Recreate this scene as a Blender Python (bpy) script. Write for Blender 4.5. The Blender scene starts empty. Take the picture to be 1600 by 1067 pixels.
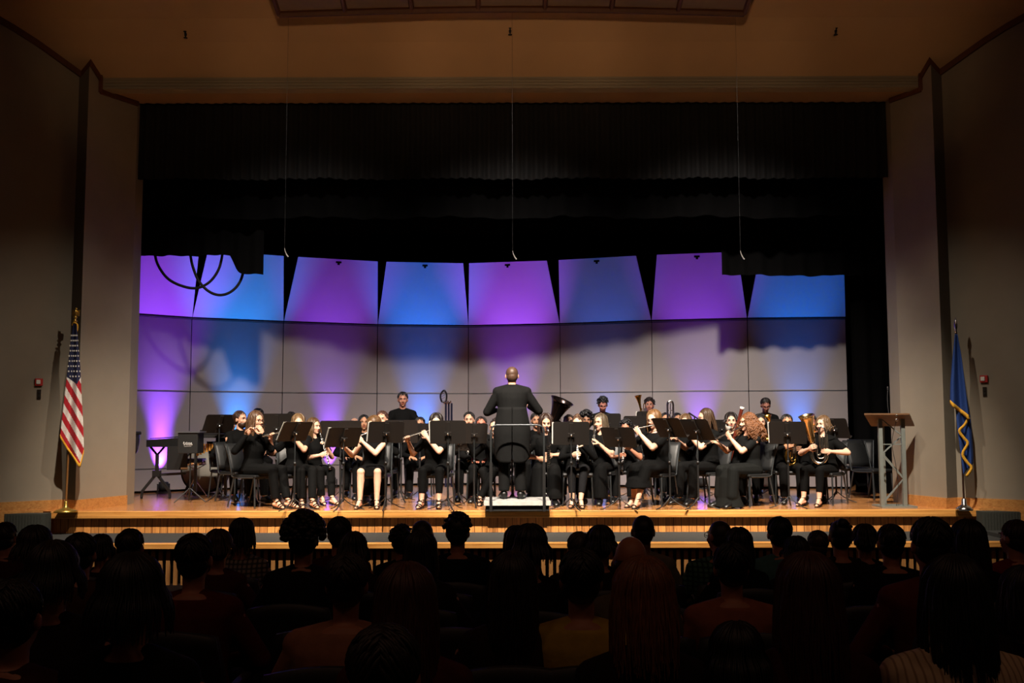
import bpy, math, random
from math import sin, cos, pi, radians, sqrt, atan2
from mathutils import Vector, Matrix, Quaternion, Euler
random.seed(11)
SC = bpy.context.scene
COL = SC.collection
V = Vector
FPX = 1555.6
EYE = 2.01
STAGE = 0.82
PITCH = radians(4.68)
ROLL = radians(0.13)

cam_d = bpy.data.cameras.new('camera'); cam_d.sensor_width = 36; cam_d.lens = 36 * FPX / 1600
cam = bpy.data.objects.new('camera', cam_d); COL.objects.link(cam)
RCAM = Matrix.Rotation(pi / 2 + PITCH, 3, 'X') @ Matrix.Rotation(-ROLL, 3, 'Z')
cam.matrix_world = Matrix.Translation((0, 0, EYE)) @ RCAM.to_4x4()
cam_d.clip_start = 0.05; cam_d.clip_end = 200
SC.camera = cam

def ray(px, py):
    return RCAM @ V(((px - 800) / FPX, -(py - 533.5) / FPX, -1))
def at(px, py, Y):
    d = ray(px, py); return V((0, 0, EYE)) + d * (Y / d.y)
def on(px, py, z=STAGE):
    d = ray(px, py); return V((0, 0, EYE)) + d * ((z - EYE) / d.z)
def xat(px, Y, py=700): return at(px, py, Y).x

# ------------------------------------------------------------------ materials
def lin(c):
    return tuple(((v / 255) / 12.92 if v / 255 <= 0.04045 else ((v / 255 + 0.055) / 1.055) ** 2.4) for v in c) + (1,)
MATS = {}
def mat(name, rgb, rough=0.6, metal=0.0, var=0.12, scale=12.0, bump=0.0, sheen=0.0, coat=0.0, srgb=True, stretch=None, spec=0.5, bscale=None):
    if name in MATS: return MATS[name]
    m = bpy.data.materials.new(name); m.use_nodes = True
    nt = m.node_tree; b = nt.nodes['Principled BSDF']
    c = lin(rgb) if srgb else tuple(rgb) + (1,)
    tc = nt.nodes.new('ShaderNodeTexCoord'); mp = nt.nodes.new('ShaderNodeMapping')
    if stretch: mp.inputs['Scale'].default_value = stretch
    nz = nt.nodes.new('ShaderNodeTexNoise'); nz.inputs['Scale'].default_value = scale; nz.inputs['Detail'].default_value = 3
    nt.links.new(tc.outputs['Object'], mp.inputs[0]); nt.links.new(mp.outputs[0], nz.inputs['Vector'])
    cr = nt.nodes.new('ShaderNodeValToRGB')
    cr.color_ramp.elements[0].position = 0.3; cr.color_ramp.elements[1].position = 0.7
    cr.color_ramp.elements[0].color = tuple(v * (1 - var) for v in c[:3]) + (1,)
    cr.color_ramp.elements[1].color = tuple(min(1, v * (1 + var)) for v in c[:3]) + (1,)
    nt.links.new(nz.outputs[0], cr.inputs[0]); nt.links.new(cr.outputs[0], b.inputs['Base Color'])
    b.inputs['Roughness'].default_value = rough; b.inputs['Metallic'].default_value = metal
    b.inputs['Specular IOR Level'].default_value = spec
    if sheen: b.inputs['Sheen Weight'].default_value = sheen
    if coat: b.inputs['Coat Weight'].default_value = coat
    if bump:
        nb = nt.nodes.new('ShaderNodeTexNoise'); nb.inputs['Scale'].default_value = bscale or scale * 3
        nt.links.new(mp.outputs[0], nb.inputs['Vector'])
        bp = nt.nodes.new('ShaderNodeBump'); bp.inputs['Strength'].default_value = bump; bp.inputs['Distance'].default_value = 0.01
        nt.links.new(nb.outputs[0], bp.inputs['Height']); nt.links.new(bp.outputs[0], b.inputs['Normal'])
    MATS[name] = m
    return m

def wood(name, base, dark, axis='X', plank=0.0, rough=0.35, grain=1.0, coat=0.0, plank_axis='Y'):
    """boards: long grain along axis; plank = board width in metres across plank_axis"""
    if name in MATS: return MATS[name]
    m = bpy.data.materials.new(name); m.use_nodes = True
    nt = m.node_tree; b = nt.nodes['Principled BSDF']; L = nt.links.new
    N = nt.nodes.new
    tc = N('ShaderNodeTexCoord')
    sc = {'X': (0.6, 12, 12), 'Y': (12, 0.6, 12), 'Z': (12, 12, 1.2)}[axis]
    mp = N('ShaderNodeMapping'); mp.inputs['Scale'].default_value = sc
    L(tc.outputs['Object'], mp.inputs[0])
    nz = N('ShaderNodeTexNoise'); nz.inputs['Scale'].default_value = 2.5; nz.inputs['Detail'].default_value = 6; nz.inputs['Distortion'].default_value = 1.2
    src = mp.outputs[0]
    if plank:
        sep = N('ShaderNodeSeparateXYZ'); L(tc.outputs['Object'], sep.inputs[0])
        dv = N('ShaderNodeMath'); dv.operation = 'DIVIDE'; dv.inputs[1].default_value = plank; L(sep.outputs[plank_axis], dv.inputs[0])
        fl = N('ShaderNodeMath'); fl.operation = 'FLOOR'; L(dv.outputs[0], fl.inputs[0])
        wn = N('ShaderNodeTexWhiteNoise'); wn.noise_dimensions = '1D'; L(fl.outputs[0], wn.inputs['W'])
        ad = N('ShaderNodeVectorMath'); ad.operation = 'ADD'; L(mp.outputs[0], ad.inputs[0])
        mu = N('ShaderNodeVectorMath'); mu.operation = 'SCALE'; mu.inputs['Scale'].default_value = 9; L(wn.outputs['Color'], mu.inputs[0])
        L(mu.outputs[0], ad.inputs[1]); src = ad.outputs[0]
        fr = N('ShaderNodeMath'); fr.operation = 'FRACT'; L(dv.outputs[0], fr.inputs[0])
        gp = N('ShaderNodeMath'); gp.operation = 'LESS_THAN'; gp.inputs[1].default_value = 0.075 if plank > .08 else 0.06; L(fr.outputs[0], gp.inputs[0])
    L(src, nz.inputs['Vector'])
    cr = N('ShaderNodeValToRGB'); cr.color_ramp.elements[0].position = 0.5 - 0.28 * grain; cr.color_ramp.elements[1].position = 0.62
    cr.color_ramp.elements[0].color = lin(dark); cr.color_ramp.elements[1].color = lin(base)
    L(nz.outputs[0], cr.inputs[0]); out = cr.outputs[0]
    if plank:
        hs = N('ShaderNodeHueSaturation'); L(out, hs.inputs['Color'])
        mr = N('ShaderNodeMapRange'); mr.inputs['To Min'].default_value = 0.78; mr.inputs['To Max'].default_value = 1.15
        L(wn.outputs['Value'], mr.inputs[0]); L(mr.outputs[0], hs.inputs['Value'])
        mx = N('ShaderNodeMix'); mx.data_type = 'RGBA'; L(gp.outputs[0], mx.inputs['Factor']); L(hs.outputs[0], mx.inputs['A'])
        mx.inputs['B'].default_value = tuple(v * .25 for v in lin(dark)[:3]) + (1,); out = mx.outputs['Result']
    L(out, b.inputs['Base Color']); b.inputs['Roughness'].default_value = rough
    if coat: b.inputs['Coat Weight'].default_value = coat; b.inputs['Coat Roughness'].default_value = 0.12
    MATS[name] = m
    return m

# ------------------------------------------------------------------ mesh builder
def frame_from(d, up=V((0, 0, 1))):
    d = V(d).normalized()
    if abs(d.dot(up)) > 0.98: up = V((0, 1, 0))
    x = up.cross(d).normalized(); y = d.cross(x).normalized()
    return x, y, d

class MB:
    def __init__(s): s.v = []; s.f = []; s.sm = []; s.mi = []; s.m = 0; s.X = Matrix.Identity(4)
    def _add(s, vs, fs, smooth=False):
        o = len(s.v); X = s.X
        s.v += [tuple(X @ V(p)) for p in vs]
        for f in fs:
            s.f.append(tuple(i + o for i in f)); s.sm.append(smooth); s.mi.append(s.m)
    def box(s, c, size, rot=None):
        c = V(c); h = V(size) / 2
        vs = []
        for sx in (-1, 1):
            for sy in (-1, 1):
                for sz in (-1, 1):
                    p = V((sx * h.x, sy * h.y, sz * h.z))
                    if rot is not None: p = rot @ p
                    vs.append(c + p)
        s._add(vs, [(0, 1, 3, 2), (4, 6, 7, 5), (0, 4, 5, 1), (2, 3, 7, 6), (0, 2, 6, 4), (1, 5, 7, 3)])
        return s
    def tube(s, pts, r, seg=8, cap=True, smooth=True, flat=1.0, up=V((0, 0, 1))):
        pts = [V(p) for p in pts]; n = len(pts)
        rs = list(r) if hasattr(r, '__len__') else [r] * n
        vs = []; px = None
        for i, p in enumerate(pts):
            d = (pts[min(i + 1, n - 1)] - pts[max(i - 1, 0)])
            if d.length < 1e-9: d = V((0, 0, 1))
            d.normalize()
            if px is None: x, y, _ = frame_from(d, up)
            else:
                x = px - d * px.dot(d)
                if x.length < 1e-6: x, y, _ = frame_from(d)
                x.normalize(); y = d.cross(x)
            px = x
            for k in range(seg):
                a = 2 * pi * k / seg
                vs.append(p + x * cos(a) * rs[i] + y * sin(a) * rs[i] * flat)
        fs = []
        for i in range(n - 1):
            for k in range(seg):
                k2 = (k + 1) % seg
                fs.append((i * seg + k, i * seg + k2, (i + 1) * seg + k2, (i + 1) * seg + k))
        s._add(vs, fs, smooth)
        if cap:
            s._add(vs[:seg], [tuple(reversed(range(seg)))]); s._add(vs[-seg:], [tuple(range(seg))])
        return s
    def loft(s, rings, smooth=True):
        """rings: list of (centre, xdir*rx vector, ydir*ry vector)"""
        seg = 20; vs = []
        for c, ax, ay in rings:
            for k in range(seg):
                a = 2 * pi * k / seg
                vs.append(V(c) + V(ax) * cos(a) + V(ay) * sin(a))
        n = len(rings); fs = []
        for i in range(n - 1):
            for k in range(seg):
                k2 = (k + 1) % seg
                fs.append((i * seg + k, i * seg + k2, (i + 1) * seg + k2, (i + 1) * seg + k))
        fs.append(tuple(reversed(range(seg)))); fs.append(tuple((n - 1) * seg + k for k in range(seg)))
        s._add(vs, fs, smooth); return s
    def capsule(s, a, b, ra, rb, seg=10):
        a = V(a); b = V(b); d = (b - a)
        L = d.length or 1e-4; d = d / L
        pts = []; rs = []
        for t in (0.05, 0.35, 0.75): pts.append(a - d * ra * (1 - t)); rs.append(ra * sqrt(1 - (1 - t) ** 2))
        pts.append(a); rs.append(ra); pts.append(b); rs.append(rb)
        for t in (0.25, 0.65, 0.95): pts.append(b + d * rb * t); rs.append(rb * sqrt(1 - t * t))
        return s.tube(pts, rs, seg)
    def ell(s, c, r, rot=None, seg=16, rings=10):
        c = V(c); vs = []; fs = []
        for i in range(1, rings):
            th = pi * i / rings
            for k in range(seg):
                a = 2 * pi * k / seg
                p = V((r[0] * sin(th) * cos(a), r[1] * sin(th) * sin(a), r[2] * cos(th)))
                if rot is not None: p = rot @ p
                vs.append(c + p)
        for sgn in (1, -1):
            p = V((0, 0, r[2] * sgn))
            if rot is not None: p = rot @ p
            vs.append(c + p)
        for i in range(rings - 2):
            for k in range(seg):
                k2 = (k + 1) % seg
                fs.append((i * seg + k, (i + 1) * seg + k, (i + 1) * seg + k2, i * seg + k2))
        t = len(vs) - 2; bt = len(vs) - 1; o = (rings - 2) * seg
        for k in range(seg):
            k2 = (k + 1) % seg
            fs.append((t, k, k2)); fs.append((bt, o + k2, o + k))
        s._add(vs, fs, True); return s
    def lathe(s, prof, M=None, seg=20, smooth=True):
        """prof: [(r, z)] along local z; M matrix; closed shell not capped unless r=0"""
        M = M or Matrix.Identity(4); vs = []; fs = []; n = len(prof)
        for r, z in prof:
            for k in range(seg):
                a = 2 * pi * k / seg; vs.append(M @ V((r * cos(a), r * sin(a), z)))
        for i in range(n - 1):
            for k in range(seg):
                k2 = (k + 1) % seg
                fs.append((i * seg + k, i * seg + k2, (i + 1) * seg + k2, (i + 1) * seg + k))
        s._add(vs, fs, smooth); return s
    def prism(s, poly, h, M=None):
        """poly in local xy, extruded along local z 0..h"""
        M = M or Matrix.Identity(4); n = len(poly)
        vs = [M @ V((x, y, 0)) for x, y in poly] + [M @ V((x, y, h)) for x, y in poly]
        fs = [tuple(reversed(range(n))), tuple(range(n, 2 * n))]
        for i in range(n):
            j = (i + 1) % n; fs.append((i, j, n + j, n + i))
        s._add(vs, fs); return s
    def hexa(s, bottom, top):
        """8 corners: bottom 4 and top 4 in the same order"""
        s._add(list(bottom) + list(top), [(3, 2, 1, 0), (4, 5, 6, 7)] + [(i, (i + 1) % 4, 4 + (i + 1) % 4, 4 + i) for i in range(4)]); return s
    def grid(s, fn, nu, nv, smooth=True):
        vs = [fn(u / nu, v / nv) for v in range(nv + 1) for u in range(nu + 1)]
        fs = [(v * (nu + 1) + u, v * (nu + 1) + u + 1, (v + 1) * (nu + 1) + u + 1, (v + 1) * (nu + 1) + u) for v in range(nv) for u in range(nu)]
        s._add(vs, fs, smooth); return s
    def mesh(s, name, mats):
        me = bpy.data.meshes.new(name); me.from_pydata(s.v, [], s.f)
        me.polygons.foreach_set('use_smooth', s.sm)
        if not isinstance(mats, (list, tuple)): mats = [mats]
        for m in mats: me.materials.append(m)
        if len(mats) > 1: me.polygons.foreach_set('material_index', s.mi)
        me.update(); return me
    def build(s, name, mats, parent=None, bevel=0, remesh=0, smooth=0, solid=0):
        o = bpy.data.objects.new(name, s.mesh(name, mats)); COL.objects.link(o)
        if parent is not None: o.parent = parent
        if solid:
            md = o.modifiers.new('s', 'SOLIDIFY'); md.thickness = solid; md.offset = 0
        if bevel:
            md = o.modifiers.new('b', 'BEVEL'); md.width = bevel; md.segments = 2; md.limit_method = 'ANGLE'
        if remesh:
            md = o.modifiers.new('r', 'REMESH'); md.mode = 'VOXEL'; md.voxel_size = remesh; md.use_smooth_shade = True
            if smooth:
                md = o.modifiers.new('sm', 'SMOOTH'); md.iterations = smooth; md.factor = 0.5
        return o

def apply_mods(objs):
    bpy.context.view_layer.update()
    dg = bpy.context.evaluated_depsgraph_get()
    for o in objs:
        me = bpy.data.meshes.new_from_object(o.evaluated_get(dg), depsgraph=dg)
        o.modifiers.clear(); o.data = me

def tag(o, label=None, cat=None, group=None, kind=None):
    if label: o['label'] = label
    if cat: o['category'] = cat
    if group: o['group'] = group
    if kind: o['kind'] = kind
    return o
def empty(name, loc=(0, 0, 0), rz=0.0, label=None, cat=None, group=None, scale=1.0):
    o = bpy.data.objects.new(name, None); COL.objects.link(o)
    o.empty_display_size = 0.1
    o.location = loc; o.rotation_euler = (0, 0, rz); o.scale = (scale,) * 3
    return tag(o, label, cat, group)
def copy_tree(o, parent=None):
    c = o.copy(); COL.objects.link(c)
    if parent is not None: c.parent = parent
    for ch in list(o.children): copy_tree(ch, c)
    return c
def struct(name, mb, m, **k):
    return tag(mb.build(name, m, **k), kind='structure')
def mix(a, b, t): return V(a) * (1 - t) + V(b) * t
def arc(pts, n=8):
    """catmull-rom through pts"""
    P = [V(p) for p in pts]; out = []
    for i in range(len(P) - 1):
        p0 = P[max(i - 1, 0)]; p1 = P[i]; p2 = P[i + 1]; p3 = P[min(i + 2, len(P) - 1)]
        for k in range(n):
            t = k / n
            out.append(0.5 * ((2 * p1) + (p2 - p0) * t + (2 * p0 - 5 * p1 + 4 * p2 - p3) * t * t + (3 * p1 - p0 - 3 * p2 + p3) * t ** 3))
    out.append(P[-1]); return out
# ================================================================== room
M_wall = mat('painted_wall', (150, 140, 124), 0.85, var=0.04, scale=3, bump=0.05)
M_ceil = mat('ceiling_paint', (190, 156, 116), 0.9, var=0.03, scale=2)
M_fascia = mat('fascia_paint', (168, 156, 134), 0.9, var=0.03, scale=2)
M_crown = mat('crown_paint', (96, 52, 24), 0.6, var=0.1)
M_base = wood('oak_base', (205, 148, 84), (170, 108, 56), 'X', rough=0.4)
M_floorwood = wood('stage_boards', (212, 150, 92), (168, 105, 58), 'X', plank=0.057, rough=0.22, coat=0.35)
M_lip = wood('oak_nosing', (226, 164, 88), (196, 126, 58), 'X', plank=0.05, rough=0.3, plank_axis='Z')
M_riser = wood('oak_panelling', (226, 156, 84), (150, 82, 36), 'Z', plank=0.105, rough=0.45, grain=1.4, plank_axis='X')
M_tread = mat('grey_carpet', (50, 51, 50), 0.95, var=0.15, scale=40, bump=0.2)
M_black = mat('black_paint', (14, 14, 15), 0.7)
M_hallfloor = mat('hall_carpet', (20, 14, 13), 1.0, var=0.2, scale=20, spec=.02)
M_blackcloth = mat('black_drape', (6, 5.5, 6), 0.95, var=0.2, scale=4, spec=.1)
M_shell = mat('shell_laminate', (166, 158, 160), 0.62, var=0.015, scale=3)
M_trim = mat('aluminium_trim', (150, 150, 156), 0.35, metal=0.8, var=0.03)
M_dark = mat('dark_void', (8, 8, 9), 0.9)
M_brown = mat('brown_frame', (84, 48, 26), 0.6)
M_cloud = mat('cloud_panel', (120, 100, 84), 0.85, var=0.05)
M_ribbed = mat('ribbed_carpet', (62, 64, 58), 0.95, var=0.35, scale=30, stretch=(30, 30, 1))

YE = on(800, 797.5).y         # stage edge
# plan of side walls (x, y) from jamb outward
JL = on(197, 789); JR = on(1412, 787)
def wallpt(px, Y): return V((xat(px, Y), Y, 0))
WL = [V((JL.x, 15.1, 0)), V((JL.x, JL.y, 0)), wallpt(120, 13.86), wallpt(105, 14.0), wallpt(-4, 13.45), V((-8.2, 12.4, 0)), V((-9.6, 9.0, 0)), V((-9.8, -5, 0))]
WR = [V((JR.x, 15.1, 0)), V((JR.x, JR.y, 0)), wallpt(1477, 13.86), wallpt(1493, 14.0), wallpt(1604, 13.45), V((8.3, 12.4, 0)), V((9.6, 9.0, 0)), V((9.8, -5, 0))]
def wall_strip(name, pts, z0, z1, t, m, sgn, extra=None):
    """thick vertical wall along polyline; sgn = outward side"""
    mb = MB(); n = len(pts)
    outer = []
    for i, p in enumerate(pts):
        a = pts[max(i - 1, 0)]; b = pts[min(i + 1, n - 1)]
        d = (b - a).normalized(); nrm = V((-d.y, d.x, 0)) * sgn
        outer.append(p + nrm * t)
    for i in range(n - 1):
        q = [pts[i], pts[i + 1], outer[i + 1], outer[i]]
        mb.hexa([V((a.x, a.y, z0)) for a in q], [V((a.x, a.y, z1)) for a in q])
    return struct(name, mb, m)
wall_strip('wall_left', WL, -0.2, 10.2, 0.25, M_wall, -1)
wall_strip('wall_right', WR, -0.2, 10.2, 0.25, M_wall, 1)
# baseboards on the stage level, deeper panelling beyond the stage
wall_strip('baseboard_left', [p for p in WL[1:5]], STAGE, STAGE + 0.145, -0.02, M_base, -1)
wall_strip('baseboard_right', [p for p in WR[1:5]], STAGE, STAGE + 0.145, -0.02, M_base, 1)
mb = MB()
struct('wall_back', MB().box((0, -5.1, 5), (20, 0.2, 10.4)), M_wall)
# ceiling profile (y, z)
CP = [(14.06, 6.94), (13.9, 7.08), (13.65, 7.3), (13.35, 7.52), (12.9, 7.72), (12.2, 7.98), (11, 8.5), (9, 9.2), (-5.2, 9.6)]
_dz = at(800, 120, 14.06).z - 6.94
CP = [(y, z + _dz) for y, z in CP]
mb = MB()
for i in range(len(CP) - 1):
    (y0, z0), (y1, z1) = CP[i], CP[i + 1]
    mb.hexa([V((-9.9, y0, z0)), V((9.9, y0, z0)), V((9.9, y1, z1)), V((-9.9, y1, z1))],
            [V((-9.9, y0, z0 + .3)), V((9.9, y0, z0 + .3)), V((9.9, y1, z1 + .3)), V((-9.9, y1, z1 + .3))])
struct('ceiling', mb, M_ceil)
zf = at(800, 138, 14.06).z; zs = at(800, 155, JL.y).z
struct('trim_1', MB().box((0, 14.16, (zf + CP[0][1] + .2) / 2), (12.6, 0.2, CP[0][1] + .2 - zf)), M_fascia)
mb = MB(); y0, y1 = 14.06, 15.2
mb.hexa([V((-6.2, y0, zf)), V((6.2, y0, zf)), V((6.2, y1, zs)), V((-6.2, y1, zs))],
        [V((-6.2, y0, zf + .3)), V((6.2, y0, zf + .3)), V((6.2, y1, zf + .5)), V((-6.2, y1, zf + .5))])
struct('trim_2', mb, M_ceil)
# brown crown line where walls meet ceiling
def ceil_z(y):
    if y >= 14.06: return zf + (zs - zf) * min(1, (y - 14.06) / 1.14)
    for (ya, za), (yb, zb) in zip(CP, CP[1:]):
        if yb <= y <= ya: return za + (zb - za) * (ya - y) / (ya - yb)
    return 9.6
for nm, W, sg in (('trim_3', WL, 1), ('trim_4', WR, -1)):
    mb = MB()
    pts = []
    for a, b in zip(W[1:6], W[2:7]):
        for k in range(6):
            p_ = mix(a, b, k / 6)
            if pts and (pts[-1].y - 14.06) * (p_.y - 14.06) < 0:
                t_ = (14.06 - pts[-1].y) / (p_.y - pts[-1].y); c_ = mix(pts[-1], p_, t_); e_ = V((0, .0005, 0)) * (1 if pts[-1].y > 14.06 else -1)
                mb.box((c_.x + .02 * sg, c_.y - .02, (zf + CP[0][1]) / 2), (.05, .03, CP[0][1] - zf + .1))
                pts += [c_ + e_, c_ - e_]
            pts.append(p_)
    # add exact fascia break
    o = V((0.012 * sg, -0.012, 0))
    for a, b in zip(pts, pts[1:]):
        za, zb = ceil_z(a.y), ceil_z(b.y); n = V((0.03 * sg, -0.03, 0))
        if (a.y - 14.06) * (b.y - 14.06) < 0: zb = za if a.y > b.y else zb
        mb.hexa([V((a.x, a.y, za - .07)), V((b.x, b.y, zb - .07)), V((b.x, b.y, zb - .07)) + n, V((a.x, a.y, za - .07)) + n],
                [V((a.x, a.y, za + .02)), V((b.x, b.y, zb + .02)), V((b.x, b.y, zb + .02)) + n, V((a.x, a.y, za + .02)) + n])
    struct(nm, mb, M_crown)

# stage ---------------------------------------------------------------
XL, XR = on(88, 797.5).x, on(1516, 793).x
NOSE = 0.10
mb = MB(); mb.box((0, (YE + .06 + 21) / 2, STAGE - 0.05), (16, 21 - YE - .06, 0.1))
struct('floor', mb, M_floorwood)
mb = MB(); mb.box(((XL + XR) / 2, YE + .03, STAGE - NOSE / 2 + .001), (XR - XL, 0.10, NOSE)); struct('trim_5', mb, M_lip, bevel=0.012)
zt = STAGE - 0.30
mb = MB(); mb.box(((XL + XR) / 2, YE + 0.10, (STAGE - NOSE + zt) / 2 - .05), (XR - XL - .03, 0.08, STAGE - NOSE - zt + .1)); struct('wall_front', mb, M_riser)
# carpeted step and slatted front
YS = 12.6
xs0, xs1 = xat(20, YS), xat(1580, YS)
struct('trim_6', MB().box(((xs0 + xs1) / 2, (YS + YE + .06) / 2, zt - .02), (xs1 - xs0, YE + .06 - YS, 0.04)), M_tread)
struct('trim_7', MB().box(((xs0 + xs1) / 2, YS + .02, zt - .035), (xs1 - xs0 + .1, 0.09, 0.075)), M_lip, bevel=0.01)
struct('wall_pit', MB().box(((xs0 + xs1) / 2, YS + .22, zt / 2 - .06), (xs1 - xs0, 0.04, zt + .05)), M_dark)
mb = MB(); n = 0; x = xs0
while x < xs1:
    mb.box((x, YS + .06, zt / 2 - .03), (0.05, 0.03, zt)); x += 0.094
struct('trim_8', mb, wood('slat_oak', (158, 112, 62), (120, 76, 40), 'Z', rough=.5))
# hall floor, raked away from the stage
def floor_z(y): return max(0.0, (7.8 - y) * 0.07)
mb = MB()
mb.hexa([V((-10, 7.8, -.2)), V((10, 7.8, -.2)), V((10, 14, -.2)), V((-10, 14, -.2))], [V((-10, 7.8, 0)), V((10, 7.8, 0)), V((10, 14, 0)), V((-10, 14, 0))])
mb.hexa([V((-10, -5.2, -.2)), V((10, -5.2, -.2)), V((10, 7.8, -.2)), V((-10, 7.8, -.2))], [V((-10, -5.2, floor_z(-5.2))), V((10, -5.2, floor_z(-5.2))), V((10, 7.8, 0)), V((-10, 7.8, 0))])
struct('floor_hall', mb, M_hallfloor)
# wood panelling below stage height next to the stage
for nm, W, sg in (('trim_9', WL, -1), ('trim_10', WR, 1)):
    wall_strip(nm, [W[3], W[4], W[5], W[6]], -0.1, STAGE + 0.02, -0.03, M_base, sg)
# carpeted step blocks either side of the stage
for side, x0, x1 in (('left', 6, 87), ('right', 1518, 1590)):
    c0, c1 = xat(x0, YE), xat(x1, YE)
    r = empty('stage_steps', ((c0 + c1) / 2, YE - .1, 0), label=f'dark ribbed carpeted step block at the {side} end of the stage', cat='steps')
    w = abs(c1 - c0)
    b = MB().box((0, -.05, STAGE / 2), (w, 0.18, STAGE - 0.02))
    for k in range(int(w / .04)): b.box((-w / 2 + .02 + k * .04, -.145, STAGE - .14), (.018, .012, .24))
    b.build('riser', M_ribbed, r)
    MB().box((0, -.36, STAGE - .28), (w, .4, .05)).build('tread', M_tread, r)
    MB().box((0, -.36, (STAGE - .31) / 2), (w, .36, STAGE - .31)).build('lower_riser', M_ribbed, r)

# stage house ---------------------------------------------------------
struct('wall_stage_back', MB().box((0, 21.1, 4.5), (18, 0.2, 9)), M_dark)
struct('wall_stage_left', MB().box((-8.1, 18, 4.5), (0.2, 6.4, 9)), M_dark)
struct('wall_stage_right', MB().box((8.1, 18, 4.5), (0.2, 6.4, 9)), M_dark)
struct('ceiling_stage', MB().box((0, 18, 9.1), (16.4, 6.6, 0.2)), M_dark)

M_valance = mat('valance_velour', (17, 16, 17), 0.9, var=.2, scale=4)
def drape(name, x0, x1, y, z0, z1, label, pleat=0.16, depth=0.05, ragged=0.02, seed=0, group=None, zfun=None, cat='curtain'):
    rn = random.Random(seed); n = max(12, int(abs(x1 - x0) / 0.03))
    ph = [rn.uniform(0, 6) for _ in range(4)]
    def off(x): return depth * (sin(x / pleat * 6.28 + 1.5 * sin(x * 1.7 + ph[0])) * .7 + .3 * sin(x * 9 + ph[1]))
    def zb(x): return (zfun(x) if zfun else z0) + ragged * (sin(x * 3.1 + ph[2]) + .5 * sin(x * 11 + ph[3]))
    mb = MB()
    for sgn in (0, 1):
        def fn(u, v):
            x = x0 + (x1 - x0) * u; yy = y + off(x) * (1 - .5 * v) + sgn * .012
            z = zb(x) * (1 - v) + z1 * v
            return V((x, yy, z))
        mb.grid(fn, n, 6)
    o = mb.build(name, M_valance if name == 'stage_valance' else M_blackcloth)
    tag(o, label, cat, group); return o
vz = at(800, 279, 14.9).z
drape('stage_valance', -5.9, 5.95, 14.9, vz, 7.2, 'wide pleated black valance hanging across the top of the stage opening', .15, .06, .012, 1)
bz = at(800, 366, 16.3).z
drape('border_curtain', xat(400, 16.3), xat(1136, 16.3), 16.3, bz, 7.8, 'black border curtain above the middle of the acoustic shell', .5, .05, .02, 2)
zl = at(300, 399, 15.6).z; zl2 = at(390, 429, 15.6).z
xa, xb, xc = xat(352, 15.6), xat(374, 15.6), xat(406, 15.6)
def zleft(x):
    if x < xa: return zl
    if x < xb: return zl + (zl2 - zl) * sin((x - xa) / (xb - xa) * pi / 2)
    return zl2
drape('gathered_curtain', -7.6, xc, 15.6, zl, 7.8, 'black gathered curtain over the leftmost shell panels with a lower bunch at its end', .3, .06, .008, 3, zfun=zleft)
zr = at(1200, 431, 16.2).z
drape('gathered_curtain', xat(1132, 16.2), 7.6, 16.15, zr, 7.8, 'black gathered curtain hanging lower over the right end of the shell', .3, .06, .01, 4)
zr3 = at(800, 340, 15.3).z
drape('border_curtain', -6.2, 6.2, 15.3, zr3, 7.8, 'thin lower edged black border behind the pleated valance', .4, .05, .02, 5)
drape('leg_curtain', xat(1328, 18.6), 7.9, 19.3, STAGE + .02, 8.5, 'tall black leg curtain to the right of the acoustic shell', .3, .07, 0, 6)
drape('leg_curtain', 5.75, 7.8, 16.8, STAGE + .02, 8.5, 'black leg curtain just behind the right stage opening', .3, .06, 0, 7)
drape('backdrop_curtain', -7.9, 7.9, 20.6, STAGE + .02, 8.5, 'full width black backdrop seen in the gaps between shell tops', .3, .06, 0, 8)

# acoustic shell ------------------------------------------------------
H1, H2, H3 = STAGE + .41, STAGE + 1.76, STAGE + 3.08
zH3 = H3
bx = [(110, 484), (300, 497), (443, 503), (590, 508), (732, 509.5), (875, 506.5), (1018, 501.5), (1167.5, 498), (1321, 496.5)]
BP = []
for px, py in bx:
    d = ray(px, py); t = (H3 - EYE) / d.z; p = V((0, 0, EYE)) + d * t; BP.append(V((p.x, p.y, 0)))
cols = ['purple', 'pale blue', 'violet', 'bright blue', 'pink-violet', 'dark blue', 'purple', 'deep blue']
shell_lab = ['leftmost acoustic shell tower washed purple, partly behind the wall',
 'acoustic shell tower washed pale blue, second from the left, below the cable loops',
 'acoustic shell tower with violet top, third from the left',
 'acoustic shell tower with bright blue top, behind the man standing at left',
 'central acoustic shell tower with pink-violet top, behind the conductor',
 'acoustic shell tower with dim dark blue top, just right of the conductor',
 'acoustic shell tower with purple top cut off by curtain, seventh from the left',
 'rightmost acoustic shell tower with deep blue top']
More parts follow.
